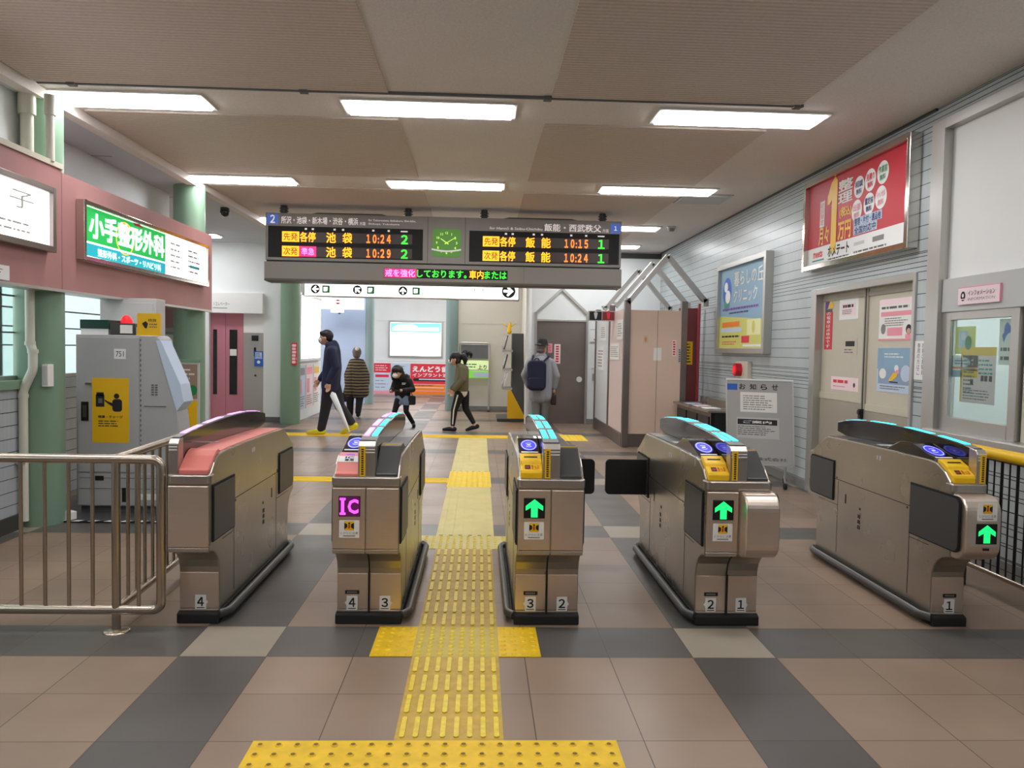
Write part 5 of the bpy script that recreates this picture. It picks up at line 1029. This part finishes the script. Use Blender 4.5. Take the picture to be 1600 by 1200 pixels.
for k in range(7): o.cyl((-5.4, 4.0, .6+k*.28), (-5.4, 8.4, .6+k*.28), .008, M['inkg'], 6)
tag(o.build('outdoor_fence'), 'thin grey wire fence outside the left windows', 'fence')
# ------------------------------------------------------------ people
def stripes():
    n = NT('striped_poncho', .85); f = n.math('SINE', n.math('ADD', n.math('MULTIPLY', n.z, 105.0), n.math('MULTIPLY', n.noise(6), 3.0)))
    base = n.mix(n.math('GREATER_THAN', f, .25), (60, 48, 42), (128, 114, 86)); base = n.mix(n.math('LESS_THAN', f, -.75), base, (34, 28, 28)); return n.out(base)
CL = dict(navy=mat('navy_jacket', (28, 34, 66), .7), trouser=mat('charcoal_trousers', (34, 34, 42), .75), black=mat('black_cloth', (22, 21, 26), .75), olive=mat('olive_sweatshirt', (104, 98, 74), .8), hem=mat('white_cloth', (226, 222, 214), .7),
          leg=mat('black_leggings', (20, 18, 22), .7), denim=mat('pale_denim', (138, 152, 180), .75), coat=mat('grey_coat', (152, 154, 160), .8), greyt=mat('grey_trousers', (120, 118, 114), .8), poncho=stripes(), grayhair=mat('grey_hair', (104, 96, 94), .7),
          pale=mat('white_hair', (216, 206, 190), .7), mask=mat('white_mask', (236, 236, 240), .7), shoeyel=mat('yellow_shoes', (206, 196, 40), .5), sole=mat('white_sole', (224, 220, 214), .6), pack=mat('navy_backpack', (26, 30, 58), .7), felt=mat('black_felt', (34, 33, 36), .8),
          bag=mat('dark_brown_bag', (52, 32, 34), .6), skin=M['skin'], eye=mat('dark_eye', (30, 22, 20), .3))
class Body:      # blends tapered limbs and ellipsoids into one continuous skin; each patch keeps the cloth of the limb it belongs to
    def __init__(s, o): s.o = Vector(o); s.b = MB(); s.p = []
    def cap(s, m, a, b, r0, r1=None):
        r1 = r0 if r1 is None else r1; a, b = s.o+Vector(a), s.o+Vector(b)
        s.b.sph(a, r0, M['skin'], 14, 8).sph(b, r1, M['skin'], 14, 8)
        if (b-a).length > 1e-4: s.b.cyl(a, b, r0, M['skin'], 14, r1)
        s.p.append((m, np.array(a), np.array(b), r0, r1, None)); return s
    def ell(s, m, c, r):
        c = s.o+Vector(c); s.b.sph(c, r, M['skin'], 18, 12); s.p.append((m, np.array(c), None, 0, 0, np.array(r))); return s
    def chain(s, m, *pr):
        for (a, r0), (b, r1) in zip(pr, pr[1:]): s.cap(m, a, b, r0, r1)
        return s
    def hand(s, w_, d, side, k=1.0, curl=.5):    # palm, four bent fingers of different lengths and a thumb from the palm's side
        w_, d, side = Vector(w_), Vector(d).normalized(), Vector(side).normalized(); n = d.cross(side).normalized()
        s.chain('skin', (w_, .024*k), (w_+d*.045*k, .03*k)); s.ell('skin', w_+d*.055*k, (.03*k, .03*k, .036*k))
        for i, L in enumerate((.062, .072, .066, .05)):
            a = w_+d*.085*k+side*(i-1.5)*.018*k; e = (d+n*curl*.5).normalized(); m = a+e*L*.5*k; q = m+(d+n*curl*1.6).normalized()*L*.5*k
            s.chain('skin', (a, .0095*k), (m, .009*k), (q, .008*k))
        a = w_+d*.03*k-side*.026*k; m = a+(d*.6-side*.7).normalized()*.035*k; s.chain('skin', (a, .012*k), (m, .01*k), (m+(d+n*.4).normalized()*.028*k, .0085*k)); return s
    def mesh(s, name, parent, vox=.009, smooth=3):
        src = s.b.build('tmp'); src.data.update()
        r = src.modifiers.new('r', 'REMESH'); r.mode = 'VOXEL'; r.voxel_size = vox
        q = src.modifiers.new('s', 'SMOOTH'); q.iterations = smooth; q.factor = .5
        me = bpy.data.meshes.new_from_object(src.evaluated_get(bpy.context.evaluated_depsgraph_get()))
        n = len(me.vertices); v = np.zeros(n*3); me.vertices.foreach_get('co', v); v = v.reshape(-1, 3)+np.array(src.location)
        bpy.data.objects.remove(src)
        c = np.zeros(len(me.polygons)*3); me.polygons.foreach_get('center', c); loc = c.reshape(-1, 3)
        off = v.mean(0)-np.zeros(3) if n else 0
        return me, v
    def build(s, name, parent, vox=.009, smooth=3):
        me, v = s.mesh(name, parent, vox, smooth)
        F_ = [tuple(p.vertices) for p in me.polygons]; ce = np.array([v[list(f)].mean(0) for f in F_])
        best = np.full(len(ce), 1e9); idx = np.zeros(len(ce), int); names = []
        for m, a, b, r0, r1, er in s.p:
            if m not in names: names.append(m)
            if er is not None:
                k = np.linalg.norm((ce-a)/er, axis=1); d = (k-1)*er.min()
            else:
                ab = b-a; L = (ab**2).sum(); t = np.clip(((ce-a)@ab)/max(L, 1e-9), 0, 1); d = np.linalg.norm(ce-(a+t[:, None]*ab), axis=1)-(r0+(r1-r0)*t)
            w_ = d < best; best[w_] = d[w_]; idx[w_] = names.index(m)
        off = Vector(parent.location); pp = parent.parent
        while pp: off = off+Vector(pp.location); pp = pp.parent
        me2 = bpy.data.meshes.new(name); me2.from_pydata([tuple(p) for p in v-np.array(off)], [], F_)
        for m in names: me2.materials.append(CL[m])
        me2.polygons.foreach_set('material_index', idx.tolist()); me2.polygons.foreach_set('use_smooth', [True]*len(F_)); me2.update()
        o = bpy.data.objects.new(name, me2); C.objects.link(o); o.parent = parent; return o
def person(loc, label, group=None): return thing('person', loc, label, 'person', group)
def face(b, h, d, k=1.0):     # head, nose, jaw, ears, neck; d = facing direction
    h, d = Vector(h), Vector(d).normalized(); l = Vector((-d.y, d.x, 0))
    b.ell('skin', h, (.085*k, .085*k, .112*k)); b.ell('skin', h+d*.03*k+Vector((0, 0, -.055*k)), (.062*k, .062*k, .06*k))
    b.chain('skin', (h+d*.082*k+Vector((0, 0, .01*k)), .008*k), (h+d*.104*k+Vector((0, 0, -.022*k)), .013*k))
    for s in (-1, 1): b.ell('skin', h+l*s*.086*k-d*.005*k+Vector((0, 0, -.01*k)), (.016*k, .016*k, .028*k))
def eyes(t, h, d, o, k=1.0):
    h, d = Vector(o)+Vector(h), Vector(d).normalized(); l = Vector((-d.y, d.x, 0)); b = MB()
    for s in (-1, 1): b.sph(h+d*.078*k+l*s*.034*k+Vector((0, 0, .004*k)), (.013*k, .013*k, .008*k), CL['eye'], 10, 6)
    b.build('eyes', t)

# man in a navy jacket walking left
o = (-2.38, 13.0, 0); t = person(o, 'man in navy jacket, white mask and yellow shoes striding left'); b = Body(o)
H = (-.115, 0, 1.565); face(b, H, (-1, -.1, 0)); b.cap('skin', (-.05, 0, 1.4), (-.09, 0, 1.5), .05)
for s in (-1, 1): b.chain('navy', ((-.02, s*.10, .78), .135), ((.0, s*.1, 1.1), .135), ((.01, s*.11, 1.34), .105))
b.cap('navy', (-.02, 0, .8), (.0, 0, 1.36), .155, .13).cap('navy', (-.03, -.06, 1.43), (-.03, .06, 1.43), .075).cap('navy', (.04, 0, 1.42), (.02, 0, 1.46), .075)
b.chain('navy', ((.02, -.19, 1.36), .075), ((.1, -.24, 1.1), .066), ((.0, -.25, .88), .055)).hand((-.005, -.25, .86), (-.1, 0, -1), (1, 0, .1), 1.05)
b.chain('navy', ((.0, .19, 1.36), .075), ((-.08, .23, 1.1), .066), ((-.22, .2, .9), .053)).hand((-.235, .2, .885), (-.5, 0, -.8), (1, .1, -.4), 1.05)
b.chain('trouser', ((-.02, -.09, .82), .12), ((-.08, -.09, .46), .085), ((-.15, -.09, .1), .066)); b.chain('trouser', ((.0, .09, .82), .12), ((.11, .09, .46), .085), ((.3, .09, .2), .066))
b.build('body', t)
h = Body(o); h.ell('black', (-.09, 0, 1.6), (.108, .092, .1)).ell('black', (-.065, 0, 1.57), (.072, .09, .075)).ell('black', (-.16, -.0, 1.64), (.05, .075, .035)); h.p = [('hair',)+p[1:] for p in h.p]; CL['hair'] = M['hair']; h.build('hair', t, .009)
MB().sph((o[0]-.185, o[1]-.01, 1.525), (.045, .062, .052), CL['mask'], 16, 10).build('face_mask', t); eyes(t, H, (-1, -.1, 0), o)
for nm, x, z, pit in (('shoe', -.17, .05, 0), ('shoe', .32, .12, .45)):
    y = -.09 if pit == 0 else .09; s = Body(o); c, q = math.cos(pit), math.sin(pit); P = lambda f, u: (x-f*c-u*q*.3, y, z-f*q+u)
    s.chain('shoeyel', (P(-.05, 0), .05), (P(.08, -.0), .046), (P(.19, -.01), .034)); s.build('shoe', t, .008)
    MB().tube([tuple(Vector(o)+Vector(P(-.08, -.035))), tuple(Vector(o)+Vector(P(.21, -.035)))], [.02, .018], CL['sole'], 10).build('sole', t)
tt = thing('umbrella', (-2.2, 12.72, .4), 'closed white umbrella carried by the man in the navy jacket', 'umbrella'); a, e = Vector((-2.38, 12.76, .79)), Vector((-2.04, 12.72, .06)); d = (e-a)
a2 = a+d*.12
MB().tube([tuple(a2+d*k) for k in (0, .05, .35, .7, .85)], [.012, .05, .042, .024, .008], CL['mask'], 12).build('folded_canopy', tt); MB().cyl(a+d*.9, e, .006, M['alu'], 8).build('tip', tt); MB().tube([tuple(a+Vector((-.06, 0, -.01))), tuple(a+Vector((-.055, 0, .05))), tuple(a+Vector((-.01, 0, .06))), tuple(a), tuple(a2+d*.03)], .011, M['black'], 8, .02).build('handle', tt)

# older woman in a striped poncho, seen from behind
o = (-2.49, 16.3, 0); t = person(o, 'grey haired woman in striped brown poncho and black trousers, seen from behind'); b = Body(o); H = (0, 0, 1.3)
face(b, H, (-.2, 1, 0), .92); b.cap('skin', (0, 0, 1.16), (0, 0, 1.24), .045)
for s in (-1, 1):
    b.chain('poncho', ((s*.15, 0, .50), .105), ((s*.12, 0, .85), .1), ((s*.07, 0, 1.1), .085)).chain('poncho', ((s*.1, 0, 1.12), .06), ((s*.2, .02, .86), .06), ((s*.2, .06, .68), .055))
    b.hand((s*.2, .07, .64), (0, .2, -1), (0, 1, .2), .85)
b.chain('poncho', ((.04, 0, .5), .14), ((0, 0, 1.0), .13), ((0, 0, 1.12), .09))
b.chain('black', ((-.12, .02, .55), .09), ((-.13, .0, .3), .075), ((-.13, .06, .07), .06)).chain('black', ((.08, .02, .55), .09), ((.06, -.03, .3), .07), ((.05, -.1, .11), .06))
b.build('body', t); CL['grayhair2'] = CL['grayhair']; h = Body(o); h.ell('grayhair', (0, -.015, 1.325), (.093, .095, .1)).ell('grayhair', (0, -.03, 1.26), (.08, .07, .07)).ell('pale', (.01, -.045, 1.372), (.045, .07, .052)); h.build('hair', t, .009)
for x, y, z in ((-.13, .1, .03), (.05, -.06, .05)): s = Body(o); s.chain('black', ((x, y-.06, z), .04), ((x, y+.1, z-.005), .034)); s.build('shoe', t, .009)
tt = thing('handbag', (-2.74, 16.25, .5), 'dark handbag hanging at the left side of the woman in the striped poncho', 'bag'); MB().prism(FY(-2.78, 16.3, .3), rrect(0, .15, 0, .2, .04), -.1, 0, CL['bag']).build('bag_body', tt, .01); MB().tube([(-2.76, 16.34, .5), (-2.72, 16.36, .66), (-2.66, 16.34, .5)], .008, CL['bag'], 8, .03).build('strap', tt)

# girl bending over a telephone
o = (-1.38, 14.4, 0); t = person(o, 'girl in black hooded jacket, denim shorts and black leggings bending over a phone'); b = Body(o); H = (-.085, -.17, .98)
face(b, H, (-.35, -1, 0), .9); b.cap('skin', (-.03, -.04, .88), (-.06, -.1, .93), .042)
for s in (-1, 1): b.chain('black', ((s*.06, .05, .58), .085), ((s*.065, .02, .7), .088), ((s*.075, -.02, .83), .078))
b.chain('black', ((0, .05, .58), .1), ((.0, .0, .84), .095)).cap('black', (-.06, -.02, .89), (.06, -.0, .89), .07).cap('black', (.02, .06, .87), (-.02, .06, .87), .085)
b.chain('black', ((-.12, -.03, .83), .056), ((-.165, -.1, .68), .05), ((-.17, -.25, .665), .042)).hand((-.175, -.26, .665), (.3, -.9, -.1), (.9, .3, 0), .85)
b.chain('black', ((.12, -.02, .83), .058), ((.19, -.06, .68), .052), ((.04, -.26, .675), .042)).hand((.02, -.27, .675), (-.5, -.85, -.05), (.85, -.4, 0), .85)
for s in (-1, 1): b.chain('denim', ((s*.055, .05, .55), .085), ((s*.07, .01, .44), .075))
b.chain('leg', ((-.08, 0, .47), .066), ((-.13, -.06, .28), .048), ((-.13, .0, .07), .04)).chain('leg', ((.07, .03, .47), .066), ((.07, -.02, .29), .048), ((.19, .08, .07), .04))
b.build('body', t); h = Body(o); h.ell('hair', (-.08, -.14, 1.02), (.108, .105, .105)).ell('hair', (-.105, -.225, 1.03), (.075, .05, .05)).ell('hair', (-.155, -.13, .94), (.036, .07, .11)).ell('hair', (.0, -.12, .93), (.05, .075, .11)).ell('hair', (-.06, -.07, .97), (.09, .07, .11)); h.build('hair', t, .009)
MB().sph((o[0]-.112, o[1]-.235, .93), (.05, .04, .04), CL['mask'], 14, 8).build('face_mask', t); eyes(t, H, (-.35, -1, 0), o, .9)
MB().quad(FY(o[0]+.0, o[1]-.128, .79), 0, .07, 0, .012, 0, M['paper']).quad(FY(o[0]+.0, o[1]-.128, .77), 0, .06, 0, .01, 0, M['paper']).build('chest_print', t)
for x, y in ((-.13, -.05), (.2, .02)): s = Body(o); s.chain('black', ((x, y+.06, .035), .036), ((x+.02*(1 if x > 0 else -1), y-.1, .03), .032)); s.build('shoe', t, .008)
tt = thing('smartphone', (-1.46, 14.04, .68), 'dark smartphone in the hands of the bending girl in black', 'phone'); MB().fbox(Frame((-1.53, 14.05, .66), (1, 0, 0), (0, -.8, .6)), 0, .145, 0, .07, 0, .009, M['darkg']).build('case', tt, .003); MB().fbox(Frame((-1.53, 14.05, .66), (1, 0, 0), (0, -.8, .6)), .006, .139, .005, .065, .009, .0095, M['dark']).build('screen', tt)
tt = thing('shoulder_bag', (-1.18, 14.45, .5), 'small black bag at the hip of the bending girl in black', 'bag'); MB().prism(FY(-1.27, 14.36, .4), rrect(0, .13, 0, .17, .03), -.06, 0, M['black']).build('bag_body', tt, .008); MB().tube([(-1.2, 14.38, .56), (-1.24, 14.36, .75), (-1.32, 14.34, .9)], .008, M['black'], 8).build('strap', tt)

# girl in an olive sweatshirt walking left
o = (-.33, 13.78, 0); t = person(o, 'girl in olive sweatshirt and black leggings with white stripe, dark ponytail, walking left'); b = Body(o); H = (-.105, 0, 1.25)
face(b, H, (-1, -.15, -.0), .92); b.cap('skin', (-.03, 0, 1.1), (-.07, 0, 1.18), .042)
for s in (-1, 1): b.chain('hem', ((.03, s*.06, .685), .1), ((.03, s*.06, .69), .1)).chain('olive', ((.03, s*.06, .76), .118), ((.04, s*.07, .95), .11), ((.03, s*.09, 1.07), .075))
b.chain('olive', ((.02, 0, .76), .13), ((.03, 0, 1.05), .12)).cap('olive', (-.02, -.03, 1.13), (-.02, .03, 1.13), .06)
b.chain('olive', ((.04, -.15, 1.07), .06), ((.05, -.2, .9), .056), ((-.09, -.19, .74), .045)).hand((-.1, -.19, .73), (-.4, 0, -.9), (1, 0, -.3), .85)
b.chain('olive', ((.02, .15, 1.07), .06), ((-.02, .19, .89), .054), ((-.14, .16, .74), .044)).hand((-.15, .16, .73), (-.5, 0, -.9), (1, 0, -.3), .85)
b.chain('leg', ((.0, -.075, .66), .092), ((-.09, -.075, .38), .06), ((-.115, -.075, .12), .04)).chain('leg', ((.07, .075, .66), .092), ((.1, .075, .39), .06), ((.24, .075, .15), .04))
b.cap('skin', (-.117, -.075, .1), (-.12, -.075, .07), .034).cap('skin', (.25, .075, .13), (.262, .075, .1), .034)
b.build('body', t); MB().tube([tuple(Vector(o)+Vector(p)) for p in ((-.035, -.16, .64), (-.1, -.137, .38), (-.117, -.117, .13))], [.013, .012, .01], CL['hem'], 8).build('side_stripe', t)
h = Body(o); h.ell('hair', (-.085, 0, 1.285), (.1, .09, .092)).ell('hair', (-.05, 0, 1.22), (.06, .085, .08)).ell('hair', (-.175, -.01, 1.24), (.022, .07, .075)).chain('hair', ((.0, 0, 1.27), .035), ((.05, 0, 1.3), .055), ((.08, 0, 1.25), .05), ((.075, 0, 1.17), .025)); h.build('hair', t, .008)
MB().sph((o[0]-.17, o[1]-.012, 1.212), (.04, .055, .047), CL['mask'], 14, 8).build('face_mask', t); eyes(t, H, (-1, -.15, 0), o, .92)
for x, y, z, pit in ((-.13, -.075, .045, 0), (.26, .075, .07, .3)):
    c, q = math.cos(pit), math.sin(pit); P = lambda f, u: (x-f*c, y, z-f*q+u); s = Body(o); s.chain('black', (P(-.045, 0), .042), (P(.06, 0), .038), (P(.14, -.01), .028)); s.build('shoe', t, .008)
    MB().tube([tuple(Vector(o)+Vector(P(-.08, -.032))), tuple(Vector(o)+Vector(P(.165, -.034)))], [.017, .014], CL['sole'], 10).build('sole', t)

# man in a hat and grey coat, seen from behind
o = (1.17, 15.25, 0); t = person(o, 'man in black hat and grey coat, seen from behind at the steel door'); HM = t; b = Body(o); H = (.02, .02, 1.47)
face(b, H, (.8, .6, 0), .95); b.cap('skin', (0, 0, 1.28), (.01, .01, 1.38), .05)
for s in (-1, 1): b.chain('coat', ((s*.1, 0, .56), .115), ((s*.1, 0, .95), .12), ((s*.13, 0, 1.22), .085))
b.chain('coat', ((0, 0, .56), .14), ((0, 0, 1.2), .14)).cap('coat', (-.04, 0, 1.31), (.04, 0, 1.31), .07)
b.chain('coat', ((-.2, 0, 1.2), .075), ((-.31, -.02, .96), .066), ((-.22, .08, .75), .058)).chain('coat', ((.2, 0, 1.2), .075), ((.3, .0, .95), .066), ((.27, .06, .74), .055))
b.hand((.265, .07, .71), (-.1, .1, -1), (.2, 1, 0), 1.0).hand((-.2, .1, .73), (.3, .3, -1), (.2, 1, 0), 1.0)
b.chain('greyt', ((-.075, 0, .6), .1), ((-.08, .02, .36), .078), ((-.08, .0, .07), .066)).chain('greyt', ((.075, 0, .6), .1), ((.09, .03, .36), .078), ((.09, .06, .07), .066))
b.build('body', t); h = Body(o); h.ell('grayhair', (.0, -.01, 1.49), (.088, .088, .085)).ell('grayhair', (-.01, -.03, 1.42), (.075, .065, .05)); h.build('hair', t, .009)
hat = MB().lathe([(0, .115), (.06, .115), (.085, .1), (.098, .03), (.1, 0), (.15, -.008), (.152, -.002), (.1, .008)], (o[0]+.02, o[1]+.02, 1.53), CL['felt'], 28); hat.lathe([(.101, .002), (.1, .03), (.0985, .032)], (o[0]+.02, o[1]+.02, 1.532), M['black'], 28); hat.build('hat', t)
eyes(t, H, (.8, .6, 0), o, .95)
for x, y in ((-.08, .04), (.09, .1)): s = Body(o); s.chain('black', ((x, y-.07, .04), .043), ((x, y+.12, .035), .036)); s.build('shoe', t, .009)
tt = thing('backpack', (1.08, 15.05, .68), 'navy backpack worn by the man in the black hat', 'backpack')
MB().prism(FY(.9, 15.0, .68), rrect(0, .35, 0, .56, .1, 7), -.14, .06, CL['pack']).build('pack_body', tt, .03, 3); MB().prism(FY(.93, 14.94, .72), rrect(0, .29, 0, .2, .05), -.01, .03, CL['pack']).build('front_pocket', tt, .012)
MB().fbox(FY(.93, 14.93, .905), 0, .2, 0, .006, 0, .012, M['grey']).build('zip', tt); MB().tube([(1.03, 15.03, 1.23), (1.04, 15.0, 1.27), (1.11, 15.0, 1.27), (1.12, 15.03, 1.23)], .01, CL['pack'], 8, .02).build('grab_loop', tt)
for s in (-1, 1): MB().tube([(1.085+s*.1, 15.06, 1.2), (1.15+s*.145, 15.12, 1.3), (1.17+s*.15, 15.25, 1.325), (1.17+s*.14, 15.37, 1.2)], .02, CL['pack'], 8, .03).build('shoulder_strap', tt)
tt = thing('briefcase', (1.42, 15.3, .45), 'small dark brown bag held by the man in the black hat', 'bag'); MB().prism(Frame((1.38, 15.22, .4), (0, 1, 0), (0, 0, 1)), rrect(0, .22, 0, .19, .03), 0, .09, CL['bag']).build('bag_body', tt, .01); MB().tube([(1.425, 15.27, .58), (1.43, 15.29, .64), (1.43, 15.37, .64), (1.425, 15.39, .58)], .009, CL['bag'], 8, .02).build('handle', tt)
for q in [HM]+[c for c in C.objects if c.parent is None and (c.name.startswith('backpack') or c.name.startswith('briefcase'))]: q.location.y -= .3; q.location.x -= .02
